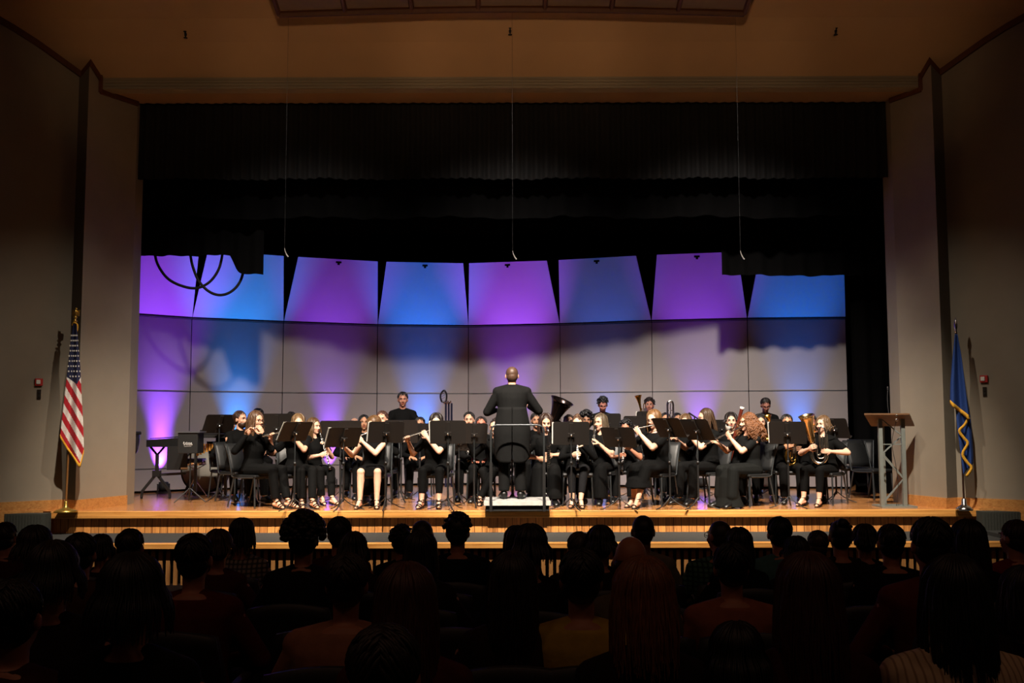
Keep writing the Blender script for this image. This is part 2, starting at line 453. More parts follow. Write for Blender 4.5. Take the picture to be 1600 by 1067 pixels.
for i in range(8):
    a, b = BP[i], BP[i + 1]; d = (b - a).normalized(); n = V((d.y, -d.x, 0))  # towards audience
    mid = (a + b) / 2
    r = empty('acoustic_shell_tower', (mid.x, mid.y, STAGE), label=shell_lab[i], cat='acoustic panel', group='towers of the acoustic shell')
    g = 0.007; A = a - mid + d * g; B = b - mid - d * g
    def panel(z0, z1, f0=0.0, f1=0.0, ins=0.0):
        m = MB(); th = .05
        p0, p1 = A + n * f0, B + n * f0; q0, q1 = A + d * ins + n * f1, B - d * ins + n * f1
        bw = -n * th
        m.hexa([p0 + V((0, 0, z0)), p1 + V((0, 0, z0)), p1 + bw + V((0, 0, z0)), p0 + bw + V((0, 0, z0))],
               [q0 + V((0, 0, z1)), q1 + V((0, 0, z1)), q1 + bw + V((0, 0, z1)), q0 + bw + V((0, 0, z1))]); return m
    panel(.04, .41 - .01).build('lower_panel', M_shell, r)
    panel(.41 + .01, 1.76 - .01).build('middle_panel', M_shell, r)
    panel(1.76 + .01, 3.08 - .03).build('upper_panel', M_shell, r)
    cp = panel(3.10, 4.22, 0.03, .62, .15).build('canopy', M_shell, r)
    tm = MB()
    for z in (.41, 1.76): MB().box((A + B) / 2 + V((0, 0, z)) - n * .004, ((B - A).length, .012, .012), Matrix.Rotation(atan2(d.y, d.x), 3, 'Z')).build('joint_trim', M_trim, r)
    tm = MB().box((A + B) / 2 + V((0, 0, 3.07)) + n * .012, ((B - A).length, .03, .022), Matrix.Rotation(atan2(d.y, d.x), 3, 'Z'))
    tm.build('ledge', M_trim, r)
    fm = MB()
    for s_ in (-1, 1):
        fm.box((A + B) / 2 + d * s_ * .5 - n * .12 + V((0, 0, 1.6)), (.06, .06, 3.1), Matrix.Rotation(atan2(d.y, d.x), 3, 'Z'))
    fm.box((A + B) / 2 - n * .3 + V((0, 0, .05)), ((B - A).length * .7, .5, .08), Matrix.Rotation(atan2(d.y, d.x), 3, 'Z'))
    fm.build('support_frame', M_black, r)
    if 2 <= i <= 6:
        q = (A + B) / 2 + n * .62 + V((0, 0, 4.16)) + n * .01
        MB().box(q, (.10, .03, .035), Matrix.Rotation(atan2(d.y, d.x), 3, 'Z')).box(q - V((0, 0, .03)), (.04, .03, .04)).build('latch', M_black, r)

# ------------------------------------------------------------------ lights
def spot(name, loc, target, energy, color, size, blend=.5, rad=.1):
    L = bpy.data.lights.new(name, 'SPOT'); L.energy = energy; L.color = color; L.spot_size = radians(size); L.spot_blend = blend; L.shadow_soft_size = rad
    o = bpy.data.objects.new(name, L); COL.objects.link(o); o.location = loc
    o.rotation_euler = (V(target) - V(loc)).to_track_quat('-Z', 'Y').to_euler(); return o
def area(name, loc, target, energy, color, sx, sy):
    L = bpy.data.lights.new(name, 'AREA'); L.energy = energy; L.color = color; L.shape = 'RECTANGLE'; L.size = sx; L.size_y = sy
    o = bpy.data.objects.new(name, L); COL.objects.link(o); o.location = loc
    o.rotation_euler = (V(target) - V(loc)).to_track_quat('-Z', 'Y').to_euler(); return o
PUR = (.27, .055, 1.0)
beam = [(PUR, 640), ((.01, .27, 1.0), 520), (PUR, 300), ((.0, .19, 1.0), 480), ((.33, .07, 1.0), 520), ((.0, .18, 1.0), 170), (PUR, 300), ((.0, .20, 1.0), 300)]
up_lab = ['in front of the purple shell tower beside the percussion', 'under the pale blue shell tower', 'behind the clarinet rows at left', 'behind the standing man with cymbals',
          'behind the conductor', 'behind the standing black-haired man', 'behind the long-haired man', 'behind the euphonium player at right']
UPX = [248, 372, 512, 662, 805, 945, 1092, 1245]
for i, (c, e) in enumerate(beam):
    a, b = BP[i], BP[i + 1]; d = (b - a).normalized(); n = V((d.y, -d.x, 0))
    t = 0.5
    if i == 0: t = (V((xat(248, 17.5), 17.5, 0)) - a).dot(d) / (b - a).length
    base = mix(a, b, t) + n * 0.20; base.z = STAGE + .16
    tgt = base - n * .34 + V((0, 0, 1.0))
    spot('uplight_beam', base + V((0, 0, .06)), base - n * .40 + V((0, 0, 1)), e * 1.1, c, 40, 1.0, .03)
    spot('uplight_beam', base + V((0, 0, .06)), base + n * .07 + V((0, 0, 1)), e * 2.9, c, 44, 1.0, .03)
    tag_ = empty('uplight', (base.x, base.y, STAGE), atan2(d.y, d.x), label='black floor uplight ' + up_lab[i], cat='stage light', group='floor uplights at the shell')
    MB().lathe([(0, 0), (.075, 0), (.085, .05), (.08, .14), (.06, .14), (.05, .09), (0, .085)], Matrix.Translation((0, 0, .05)) , 18).build('lamp_can', M_black, tag_)
    MB().box((-.1, 0, .09), (.012, .04, .14)).box((.1, 0, .09), (.012, .04, .14)).box((0, 0, .01), (.21, .14, .02)).build('yoke', M_black, tag_)
WARM = (1.0, .86, .70)
for x in (-4.2, -1.4, 1.4, 4.2):
    spot('front_of_house_spot', (x * .8, 9.0, EYE + 6.35), (x, 14.0, STAGE + .2), 6600 if abs(x) < 2 else 5200, WARM, 38, 1.0, .08)
for x in (-3.2, 0, 3.2):
    spot('front_of_house_spot', (x * .7, 9.0, EYE + 6.35), (x * 1.15, 17.0, STAGE + .5), 4000 if x > -3 else 2100, (1.0, .90, .80), 42, 1.0, .22)
for sx in (-1, 1):
    spot('side_wall_spot', (sx * .5, 9.0, EYE + 6.3), (sx * 6.6, 13.8, STAGE), 620, WARM, 40, 1.0, .04)
for x in (-5, 0, 5):
    area('house_glow', (x, 0.5, 8.9), (x, 3, 0), 13, (1.0, .55, .36), 1.2, 1.2)
# added spots standing in for warm stage bounce on ceiling and overhead beam
for x in (-5, -2.5, 0, 2.5, 5):
    spot('ceiling_bounce_fill', (x * .8, 8.0, 6.5), (x, 13.9, 7.35), 200 - 24 * abs(x), (1.0, .62, .34), 40, 1.0, .1)
w = bpy.data.worlds.new('World'); SC.world = w; w.use_nodes = True
w.node_tree.nodes['Background'].inputs[0].default_value = (.0008, .0006, .0005, 1)
SC.view_settings.view_transform = 'Standard'; SC.view_settings.look = 'None'; SC.view_settings.gamma = 1
SC.view_settings.exposure = 0
SC.cycles.max_bounces = 6; SC.cycles.sample_clamp_indirect = 4; SC.cycles.caustics_reflective = False; SC.cycles.caustics_refractive = False
SC.cycles.use_denoising = True
# ================================================================== props
M_blkmetal = mat('black_metal', (30, 29, 29), 0.45, var=0.1)
M_desk = mat('stand_desk_black', (30, 25, 22), 0.55, var=0.05, scale=4)
M_chair = mat('chair_shell', (22, 23, 24), 0.5, var=0.05)
M_steel = mat('chair_steel', (70, 74, 76), 0.35, metal=0.6, var=0.05)
M_chrome = mat('chrome', (225, 225, 228), 0.16, metal=1.0, var=0.02)
M_silver = mat('silver', (235, 230, 220), 0.2, metal=1.0, var=0.03)
M_brass = mat('lacquered_brass', (240, 190, 90), 0.22, metal=1.0, var=0.05)
M_ebony = mat('black_wood', (22, 20, 20), 0.3, var=0.1)
M_maple = mat('bassoon_maple', (98, 38, 24), 0.3, var=0.2)
M_ivory = mat('ivory_ring', (235, 232, 225), 0.4)
M_paper = mat('paper', (236, 232, 224), 0.8, var=0.02)
M_podcarpet = mat('podium_top', (150, 150, 148), 0.8, var=0.1)
M_truss = mat('truss_aluminium', (150, 156, 150), 0.45, metal=0.55, var=0.06)
M_lectop = wood('lectern_top', (120, 88, 62), (86, 60, 40), 'X', rough=0.45)
M_gold = mat('gold_finial', (220, 180, 90), 0.3, metal=0.9)
M_fringe = mat('gold_fringe', (236, 176, 48), 0.8, bump=0.5, scale=60)
M_pole = wood('flag_pole_wood', (150, 104, 58), (110, 70, 36), 'Z', rough=0.3)
M_red = mat('red_plastic', (180, 30, 26), 0.5)
M_white = mat('white_plastic', (225, 222, 214), 0.5)
M_label = mat('white_print', (210, 210, 210), 0.6)
M_skinhead = mat('drum_head', (150, 146, 136), 0.6, var=0.03)  # greyed down, so the shadow over the bass drum sits in the colour
M_bars = wood('tone_bars', (180, 130, 60), (150, 100, 44), 'Y')

def RZ(a): return Matrix.Rotation(a, 4, 'Z')
def TR(x, y, z): return Matrix.Translation((x, y, z))
def M_dir(p, d):
    x, y, z = frame_from(d)
    m = Matrix((x, y, z)).transposed().to_4x4(); m.translation = V(p); return m

# music stand: desk front faces direction a (0 = away from the camera, towards +Y; negative = towards -X)
def music_stand(px, Y, zc, a, label, group, w=.50, h=.34, tilt=25, paper=None, paper_label=None, dx=0, legs=True):
    x = xat(px, Y)
    r = empty('music_stand', (x, Y, STAGE), label=label, cat='music stand', group=group)
    f = V((sin(radians(a)), cos(radians(a)), 0)); t = radians(tilt)
    upv = (V((0, 0, 1)) * cos(t) - f * sin(t)); nrm = (f * cos(t) + V((0, 0, 1)) * sin(t)); rt = upv.cross(nrm).normalized()
    C = V((dx, 0, zc - STAGE))
    B = Matrix((rt, nrm, upv)).transposed()
    B4 = B.to_4x4(); B4.translation = C
    m = MB(); cr = .03
    pol = []
    for cx, cz, a0 in ((w / 2 - cr, h / 2 - cr, 0), (-w / 2 + cr, h / 2 - cr, 90)):
        for k in range(4): pol.append((cx + cr * cos(radians(a0 + 30 * k)), cz + cr * sin(radians(a0 + 30 * k))))
    pol += [(-w / 2, -h / 2), (w / 2, -h / 2)]
    Mx = B4 @ Matrix(((1, 0, 0, 0), (0, 0, 1, -.004), (0, 1, 0, 0), (0, 0, 0, 1)))
    m.prism(pol, .006, Mx)
    m.X = B4; m.box((0, -.012, 0), (.05, .02, h * .9)).box((0, -.02, -.02), (.09, .03, .05)); m.X = Matrix.Identity(4)
    m.build('desk', M_desk, r)
    m = MB(); m.X = B4; m.box((0, .028, -h / 2), (w, .06, .006)).box((0, .058, -h / 2 + .006), (w, .004, .016)); m.build('ledge', M_desk, r)
    top = C - nrm * .03 + V((0, 0, -.02))
    m = MB().tube([V((0, 0, .12)), V((0, 0, .62))], .014, 10); m.build('lower_post', M_blkmetal, r)
    m = MB().tube([V((0, 0, .6)), V((dx, 0, top.z - .05)), top], .009, 8); m.build('upper_post', M_steel, r)
    MB().capsule(top + V((0, -.012, 0)), top + V((0, .01, .005)), .017, .017, 8).build('tilt_knob', M_chrome, r)
    MB().lathe([(0, .62), (.02, .62), (.02, .66), (0, .66)], None, 12).build('collar', M_blkmetal, r)
    if legs:
        for k in range(3):
            an = radians(a + 20 + 120 * k)
            d = V((sin(an), -cos(an), 0))
            MB().tube(arc([V((0, 0, .16)) + d * .01, V((0, 0, .10)) + d * .08, V((0, 0, .035)) + d * .2, V((0, 0, .012)) + d * .29], 4), [.011] * 13, 8, flat=.6).build('leg', M_blkmetal, r)
    if paper:
        n = paper; pm = MB(); pm.X = Matrix.Translation((x, Y, STAGE)) @ B4
        for k in range(n):
            o_ = rnd.uniform(-.02, .02)
            pw = min(.24, w * .48); pm.box((-pw * .5, .006 + .003 * k, 0 + o_ * .3), (pw, .0022, h * .9))
            pm.box((pw * .5 + .02 + o_ * .3, .006 + .003 * k, 0.004), (pw, .0022, h * .93))
        o = pm.build('sheet_music', M_paper)
        tag(o, paper_label or ('white sheet music on the ' + label), 'sheet music', 'sheet music on the stands')
    return r
rnd = random.Random(5)

def chair(loc, rz, label, group='black concert chairs of the band', name='concert_chair'):
    """seat faces local -Y"""
    r = empty(name, loc, rz, label, 'chair', group)
    o = CHAIR.get('p')
    if o:
        for ch in o.children: copy_tree(ch, r)
        return r
    m = MB().box((0, -.01, .445), (.44, .42, .045)); m.build('seat', M_chair, r, bevel=.018)
    m = MB()
    m.grid(lambda u, v: V(((u - .5) * .43, .20 + .09 * v * v + .05 * v - .05 * cos((u - .5) * pi) + .05, .50 + .40 * v)), 8, 6)
    m.build('backrest', M_chair, r, solid=.028)
    for s in (-1, 1):
        MB().tube([(s * .20, -.19, .43), (s * .215, -.215, .012)], .0125, 8).build('leg', M_steel, r)
        MB().tube([(s * .205, .19, .43), (s * .215, .29, .012)], .0125, 8).build('leg', M_steel, r)
        MB().tube(arc([(s * .215, -.18, .43), (s * .215, .18, .43), (s * .215, .235, .52), (s * .21, .33, .89)], 4), .011, 8).build('back_post', M_steel, r)
    MB().tube([(-.2, -.19, .415), (.2, -.19, .415)], .009, 6).build('stretcher', M_steel, r)
    CHAIR['p'] = r
    return r
CHAIR = {}

# ------------------------------------------------ instruments (built in world space from two end points)
def thing(name, label, cat, group=None): return empty(name, (0, 0, 0), 0, label, cat, group)
def flute(mouth, foot, label, group='flutes of the front row', name='flute', L=None):
    r = thing(name, label, 'flute', group); a, b = V(mouth), V(foot); d = (b - a).normalized(); L = L or .66
    a0 = a - d * .09; b0 = a0 + d * L
    r.location = a0
    x, y, _ = frame_from(d)
    m = MB(); m.tube([d * 0, d * (L * .33)], .0105, 10); m.tube([d * (L * .33), d * (L * .36)], .0125, 10); m.build('head_joint', M_silver, r)
    m = MB(); m.tube([d * (L * .36), d * L], .0105, 10); m.tube([d * (L * .86), d * (L * .885)], .0125, 10); m.build('body_joint', M_silver, r)
    MB().ell(d * .09 + y * .008, (.012, .012, .006), Matrix((x, d, y)).transposed()).build('lip_plate', M_silver, r)
    up = V((0, 0, 1)) - d * d.z; up.normalize(); fr = (up * .7 + d.cross(up) * .6).normalized()
    m = MB()
    for k in range(13):
        p = d * (L * (.42 + .042 * k)); m.tube([p + fr * .008, p + fr * .016], .0085, 8)
    m.tube([d * (L * .4) + fr * .014 + up * .004, d * (L * .97) + fr * .014 + up * .004], .003, 5)
    m.build('keywork', M_silver, r)
    return r
def clarinet(mouth, bell, label, name='clarinet', L=.66, group=None):
    r = thing(name, label, 'clarinet', group); r.location = V(mouth); d = (V(bell) - V(mouth)).normalized()
    x, y, _ = frame_from(d)
    M = M_dir((0, 0, 0), d)
    MB().tube([d * -.02, d * .05], [.006, .012], 8).build('mouthpiece', M_ebony, r)
    MB().tube([d * .05, d * (L * .88)], .0145, 10).build('body', M_ebony, r)
    MB().lathe([(.0145, L * .86), (.016, L * .9), (.024, L * .96), (.034, L), (.031, L), (.018, L * .93), (.0, L * .9)], M, 16).build('bell', M_ebony, r)
    m = MB(); f = V((0, 0, 1)) - d * d.z
    f = f.normalized() if f.length > .01 else V((0, -1, 0))
    for k in range(11): p = d * (L * (.2 + .055 * k)); m.tube([p + f * .012, p + f * .019], .0085, 7)
    sd = d.cross(f)
    for q in (1, -1): m.tube([d * .14 + sd * .013 * q + f * .008, d * (L * .8) + sd * .013 * q + f * .008], .0032, 5)
    m.build('keywork', M_silver, r)
    m = MB()
    for z in (.055, L * .42, L * .86): m.tube([d * z, d * (z + .012)], .0165, 10)
    m.build('rings', M_silver, r); return r
def bass_clarinet(mouth, x, y, label):
    r = thing('bass_clarinet', label, 'bass clarinet'); r.location = (x, y, STAGE)
    mo = V(mouth) - V((x, y, STAGE))
    MB().tube(arc([mo, mo + V((0, -.07, .035)), V((0, 0, mo.z - .02)), V((0, 0, mo.z - .10))], 6), .011, 8).build('neck', M_silver, r)
    MB().tube([V((0, 0, mo.z - .09)), V((0, 0, .28))], .019, 12).build('body', M_ebony, r)
    m = MB()
    for k in range(16): m.tube([V((.0, -.016, .4 + .03 * k)), V((0, -.027, .4 + .03 * k))], .012, 8)
    for s in (-1, 1): m.tube([V((s * .02, -.012, .3)), V((s * .02, -.012, .92))], .004, 5)
    for k in range(7): m.tube([V((.012, -.012, .34 + .085 * k)), V((.034, -.018, .37 + .085 * k))], .006, 5)
    m.build('keywork', M_silver, r)
    MB().tube([V((0, 0, .29)), V((0, -.005, .19)), V((0, -.03, .14))], [.021, .024, .03], 12).lathe([(.03, 0), (.034, .05), (.045, .09), (.068, .12), (.062, .12), (.036, .07), (0, .03)], M_dir((0, -.03, .14), (0, -.75, .66)), 20).build('bell', M_silver, r)
    MB().tube([V((0, 0, .19)), V((0, .0, .0))], .004, 6).build('floor_peg', M_chrome, r)
    return r
def bassoon(top, bottom, label, name='bassoon'):
    r = thing(name, label, 'bassoon'); r.location = V(bottom); d = (V(top) - V(bottom)); L = d.length; d.normalize()
    MB().tube([d * 0, d * (L * .75)], [.028, .026], 12).tube([d * 0 + V((.03, 0, 0)), d * (L * .5) + V((.03, 0, 0))], .018, 10).build('body', M_maple, r)
    MB().tube([d * (L * .72), d * (L * .97)], [.023, .027], 12).build('bell_joint', M_maple, r)
    MB().lathe([(.026, L * .965), (.034, L * .97), (.036, L), (.016, L * 1.0), (.014, L * .95)], M_dir((0, 0, 0), d), 20).build('bell_ring', M_ivory, r)
    m = MB()
    for k in range(9): p = d * (L * (.1 + .07 * k)); m.tube([p + V((0, -.026, 0)), p + V((0, -.036, 0))], .012, 8)
    m.build('keywork', M_silver, r); return r
def bell_prof(R, L, r0=.012, p=3.0):
    out = []
    for k in range(13):
        t = k / 12; out.append((r0 + (R - r0) * (t ** p * .75 + t * .25), L * t))
    out.append((R * 1.03, L * 1.0)); out.append((R * .985, L * .99))
    for k in range(11, -1, -1):
        t = k / 12; out.append((max(.001, r0 + (R - r0) * (t ** p * .75 + t * .25) - .003), L * t + .002))
    return out
def euphonium(c, rz, s, metal, label, bellmetal=None, name='euphonium', bell_dir=(-.18, 0, 1), group=None, bl=.50, r0=.03, bR=.135):
    """c = world centre of the body; bell up; lies in local XZ plane"""
    r = thing(name, label, 'brass instrument', group); r.location = V(c); r.rotation_euler = (0, 0, rz); r.scale = (s,) * 3
    bd = V(bell_dir).normalized()
    MB().lathe(bell_prof(bR, bl, r0, 3.2), M_dir((-.07, 0, .02), bd), 28).build('bell', bellmetal or metal, r)
    m = MB(); m.tube(arc([(-.07, 0, .03), (-.09, 0, -.12), (-.05, 0, -.25), (.05, 0, -.28), (.12, 0, -.2), (.13, 0, 0), (.12, 0, .14)], 6), [.031 - .0004 * k for k in range(37)], 12)
    m.build('body_tubing', metal, r)
    m = MB(); m.tube(arc([(.12, 0, .13), (.10, -.01, .22), (.04, -.01, .22), (.03, -.01, .05), (.05, -.02, -.12), (.0, -.02, -.16), (-.03, -.02, -.05), (-.03, -.02, .08)], 6), .012, 8)
    m.tube(arc([(.09, -.03, -.02), (.1, -.03, -.17), (.05, -.04, -.21), (0, -.04, -.18), (.0, -.03, -.02)], 6), .010, 8)
    m.build('tuning_slide', metal, r)
    for k in range(3):
        MB().tube([(.045 + .034 * k, -.045, -.06), (.045 + .034 * k, -.045, .08)], .014, 10).tube([(.045 + .034 * k, -.045, .08), (.045 + .034 * k, -.045, .105)], .004, 6).tube([(.045 + .034 * k, -.045, .103), (.045 + .034 * k, -.045, .108)], .011, 8).build('valve', M_silver, r)
    MB().tube(arc([(.12, 0, .13), (.15, .0, .2), (.2, .0, .235), (.25, .0, .25)], 5), [.007] * 11 + [.005] * 4 + [.013], 8).build('mouthpiece', M_silver, r)
    return r
def trumpet(p, d, label, metal=None, name='trumpet', R=.062, group=None):
    metal = metal or M_brass
    r = thing(name, label, 'trumpet', group); r.location = V(p); d = V(d).normalized(); x, y, _ = frame_from(d)
    up = V((0, 0, 1)) - d * d.z; up.normalize()
    MB().lathe(bell_prof(R, .30, .006, 3.5), M_dir(d * .18, d), 24).build('bell', metal, r)
    m = MB().tube(arc([d * .19, d * .02, d * -.02 - up * .05, d * .03 - up * .085, d * .3 - up * .085], 5), .006, 7)
    m.tube(arc([d * .36 - up * .04, d * .4 - up * .015, d * .36 + up * .01 - up * .0], 4), .006, 7); m.tube([d * -.02, d * .3 - up * .005], .0055, 7); m.build('tubing', metal, r)
    for k in range(3): MB().tube([d * (.12 + .028 * k) - up * .10, d * (.12 + .028 * k) + up * .04], .011, 9).build('valve', metal, r)
    MB().tube([d * -.10, d * -.08, d * -.02], [.013, .006, .0055], 8).build('mouthpiece', M_silver, r)
    return r

def bar(m, p, q, w, t=None):
    p, q = V(p), V(q); x, y, d = frame_from(q - p); t = t or w
    m.box((p + q) / 2, (w, t, (q - p).length), Matrix((x, y, d)).transposed()); return m

# ------------------------------------------------ podium, rail, lectern
PODY0, PODY1 = 13.62, 14.35
px0, px1 = xat(756.5, 13.62, 785), xat(860, 13.62, 785)
r = empty('conductor_podium', ((px0 + px1) / 2, (PODY0 + PODY1) / 2, STAGE), label='low dark podium with silver edged top under the conductor', cat='podium')
W = px1 - px0
MB().box((0, 0, .05), (W - .04, PODY1 - PODY0 - .05, .10)).build('base', M_black, r)
MB().box((0, 0, .120), (W, PODY1 - PODY0, .04)).build('deck', M_podcarpet, r, bevel=.004)
MB().box((0, -(PODY1 - PODY0) / 2 - .004, .108), (W + .01, .01, .062)).build('edge_trim', mat('podium_edge', (196, 194, 188), .5), r)
yR = PODY0 - .035
zt_ = at(800, 664, yR).z - STAGE
xl, xr = xat(767, yR) , xat(850, yR)
r = empty('podium_rail', ((xl + xr) / 2, yR, STAGE), label='black metal safety rail with rounded corners behind the conductor', cat='railing')
hw = (xr - xl) / 2
m = MB().tube([(-hw, 0, .0)] + arc([(-hw, 0, zt_ - .10), (-hw + .02, 0, zt_ - .03), (-hw + .08, 0, zt_)], 5) + arc([(hw - .08, 0, zt_), (hw - .02, 0, zt_ - .03), (hw, 0, zt_ - .10)], 5) + [(hw, 0, .0)], .0125, 10)
m.build('frame', M_steel, r)
m = MB()
for s in (-1, 1): m.box((s * hw, 0, .33), (.038, .03, .66)); 
m.build('lower_sleeve', M_blkmetal, r)

LY = 14.1
lx0, lx1 = xat(1375, LY), xat(1408, LY)
r = empty('lectern', ((lx0 + lx1) / 2, LY, STAGE), label='tall lectern of grey metal truss with slanted wooden top at the right stage edge', cat='lectern')
zl_ = at(1390, 647, LY).z - STAGE; w = (lx1 - lx0) / 2 + .0
H = zl_
m = MB()
for sx in (-1, 1):
    MB().box((sx * (w + .01), -.05, H / 2 - .01), (.052, .05, H - .06)).build('upright', M_truss, r)
    MB().box((sx * w + .12, .22, H / 2 - .06), (.05, .04, H - .18)).build('upright', M_truss, r)
zz = [.04, .34, .65, .98, 1.17 if H > 1.2 else H - .1]
pts = [(-w, .08), (w, .42), (-w, .76), (w, 1.02), (-w, H - .12)]
pts = [(-w, .06), (w, .40), (-w, .74), (w, 1.0), (-w, H - .06)]
for (xa_, za_), (xb_, zb_) in zip(pts, pts[1:]): bar(MB(), (xa_, -.05, za_), (xb_, -.05, zb_), .016).build('brace', M_truss, r)
for p_, q_ in (((-w, -.05, .88), (w, -.05, .88)), ((-w + .12, .22, .74), (w + .12, .22, .38)), ((w + .12, .22, .4), (-w + .12, .22, .08))): bar(MB(), p_, q_, .014).build('brace', M_truss, r)
MB().box((.06, .09, .012), (2 * w + .2, .40, .024)).build('base_plate', M_truss, r)
zf_, zb_ = at(1390, 663.5, LY - .2).z - STAGE, at(1390, 646, LY + .2).z - STAGE
xo = (lx0 + lx1) / 2
q = [V((xat(1363, LY - .22) - xo, -.22, zb_ - .13)), V((xat(1431, LY - .22) - xo, -.22, zb_ - .13)), V((xat(1425, LY + .2) - xo, .2, zb_ + .0)), V((xat(1348, LY + .2) - xo, .2, zb_ + .0))]
q = [V((xat(1352, LY - .22) - xo, -.22, zb_ + .0)), V((xat(1423, LY - .22) - xo, -.22, zb_ + .0)), V((xat(1430, LY + .2) - xo, .2, zb_ - .16)), V((xat(1362, LY + .2) - xo, .2, zb_ - .16))]
m = MB(); m.hexa([p - V((0, 0, .022)) for p in q], q); m.build('reading_top', M_lectop, r)
m = MB().tube(arc([(-.015, -.03, zb_ - .05), (-.02, .0, zb_ + .12), (-.012, .02, zb_ + .26), (-.0, .03, zb_ + .33)], 6), .005, 7)
m.build('gooseneck', M_blkmetal, r)
MB().capsule((0, .03, zb_ + .33), (.0, .035, zb_ + .37), .010, .012, 10).build('microphone', M_blkmetal, r)
MB().ell((-.0, -.26, zb_ - .03), (.014, .012, .018)).ell((-.0, -.26, zb_ - .09), (.02, .014, .022)).build('connector', M_chrome, r)
MB().tube(arc([(0, -.24, zb_ - .1), (-.015, -.1, .9), (.03, -.09, .6), (.06, -.08, .3), (.02, -.09, .03)], 6), .004, 6).build('cable', M_blkmetal, r)

# ------------------------------------------------ hanging microphones
for k, (pxw, pyb) in enumerate(((444.5, 396), (801, 400), (1157, 400))):
    Y = 13.0
    p = at(pxw, pyb, Y); r = empty('hanging_microphone', p, label='thin hanging microphone wire ' + ('left of centre, in front of the second shell tower', 'in the centre above the conductor', 'at right, in front of the lowered curtain')[k], cat='microphone', group='hanging microphones above the stage')
    zc = ceil_z(Y)
    MB().tube([(0, 0, .06), (0, 0, zc - p.z)], .0013, 6).build('wire', mat('mic_wire', (9, 9, 9), .5), r)
    MB().tube([(0, 0, .07), (.008, .0, .03), (.03, 0, -.02), (.05, 0, -.045)], [.004, .006, .009, .010], 8).build('capsule', mat('mic_body', (96, 92, 88), .5), r)
# sprinklers on the ceiling
for k, (a_, b_) in enumerate(((290, 54), (797, 49), (1306, 49))):
    best = None
    for i in range(300):
        Y = 14.0 - i * .01; p = at(a_, b_, Y)
        if p.z >= ceil_z(Y) : continue
        best = p; break
    r = empty('ceiling_sprinkler', best, label='small dark sprinkler head on the ceiling ' + ('above the left of the stage', 'above the middle of the stage', 'above the right of the stage')[k], cat='sprinkler', group='sprinkler heads above the stage')
    MB().lathe([(0, .06), (.03, .06), (.045, .035), (.02, 0.02), (.015, -.02), (0, -.02)], None, 14).build('escutcheon', M_black, r)
    MB().box((0, 0, -.03), (.012, .03, .03)).lathe([(0, -.05), (.028, -.05), (.028, -.044), (0, -.044)], None, 12).build('deflector', M_black, r)

# ceiling cloud -----------------------------------------------------
Yc = 12.9
r = empty('ceiling_reflector_panel', (0, Yc, 7.3), label='brown framed acoustic ceiling reflector with seven grey panels at the top centre', cat='ceiling panel')
xl_, xr_ = at(436, 22, Yc).x, at(1163, 22, Yc).x
zE = lambda u: at(800, 22 - 7.5 * sin(pi * u), Yc).z - 7.3
DY, DZ = -2.0, .58
def cl(u, v, dz=0): return V(((xl_ + (xr_ - xl_) * u) * (1 + .0 * v), DY * v - 0.25 * sin(pi * u) * 0, zE(u) + DZ * v + dz))
NP = 7
for k in range(NP):
    u0, u1 = k / NP + .004, (k + 1) / NP - .004
    m = MB(); n_ = 4
    for j in range(n_):
        a0, a1 = u0 + (u1 - u0) * j / n_, u0 + (u1 - u0) * (j + 1) / n_
        m.hexa([cl(a0, .03, .01), cl(a1, .03, .01), cl(a1, .97, .01), cl(a0, .97, .01)], [cl(a0, .03, .04), cl(a1, .03, .04), cl(a1, .97, .04), cl(a0, .97, .04)])
    m.build('panel', M_cloud, r)
m = MB()
for v in (0, 1):
    m.tube([cl(k / 14, v, -.0) for k in range(15)], .045, 6, smooth=False)
for k in range(NP + 1): m.tube([cl(k / NP, 0, -.0), cl(k / NP, 1, -.0)], .035, 6, smooth=False)
m.build('frame', M_brown, r)
MB().tube([cl(.15, .5), cl(.15, .5) + V((0, 0, .8))], .01, 6).tube([cl(.85, .5), cl(.85, .5) + V((0, 0, .8))], .01, 6).build('hanger', M_brown, r)

# fire alarm strobes and switches --------------------------------------
def onwall(W, px, py):
    """hit of the pixel ray with wall polyline"""
    d = ray(px, py)
    for a, b in zip(W[1:], W[2:]):
        ex, ey = b.x - a.x, b.y - a.y; det = d.x * -ey + d.y * ex
        if abs(det) < 1e-9: continue
        t = (a.x * -ey + a.y * ex) / det
        u = (d.x * t - a.x) / ex if abs(ex) > abs(ey) else (d.y * t - a.y) / ey
        if 0 <= u <= 1 and t > 0:
            nrm = V((ey, -ex, 0)).normalized()
            if nrm.y > 0: nrm = -nrm
            return V((0, 0, EYE)) + d * t, nrm
for side, W, (ax, ay), (sx_, sy_) in (('left', WL, (60, 597), (60.5, 616)), ('right', WR, (1538, 592), (1539, 612))):
    p, n = onwall(W, ax, ay); an = atan2(n.x, -n.y)
    r = empty('fire_alarm_strobe', p, -an * -1, label=f'small red and white fire alarm strobe on the {side} wall', cat='fire alarm')
    r.rotation_euler = (0, 0, atan2(n.y, n.x) + pi / 2)
    MB().box((0, -.02, 0), (.10, .04, .10)).build('housing', M_red, r, bevel=.006)
    MB().box((-.012, -.045, 0), (.055, .02, .06)).build('lens', M_white, r, bevel=.008)
    p, n = onwall(W, sx_, sy_)
    r = empty('wall_switch_plate', p, atan2(n.y, n.x) + pi / 2, label=f'dark narrow switch plate below the fire alarm on the {side} wall', cat='switch plate')
    MB().box((0, -.008, 0), (.05, .016, .13)).build('plate', mat('bronze_plate', (46, 36, 26), .4, metal=.4), r)
    MB().box((0, -.02, .025), (.016, .014, .03)).box((0, -.02, -.025), (.016, .014, .03)).build('toggle', M_black, r)

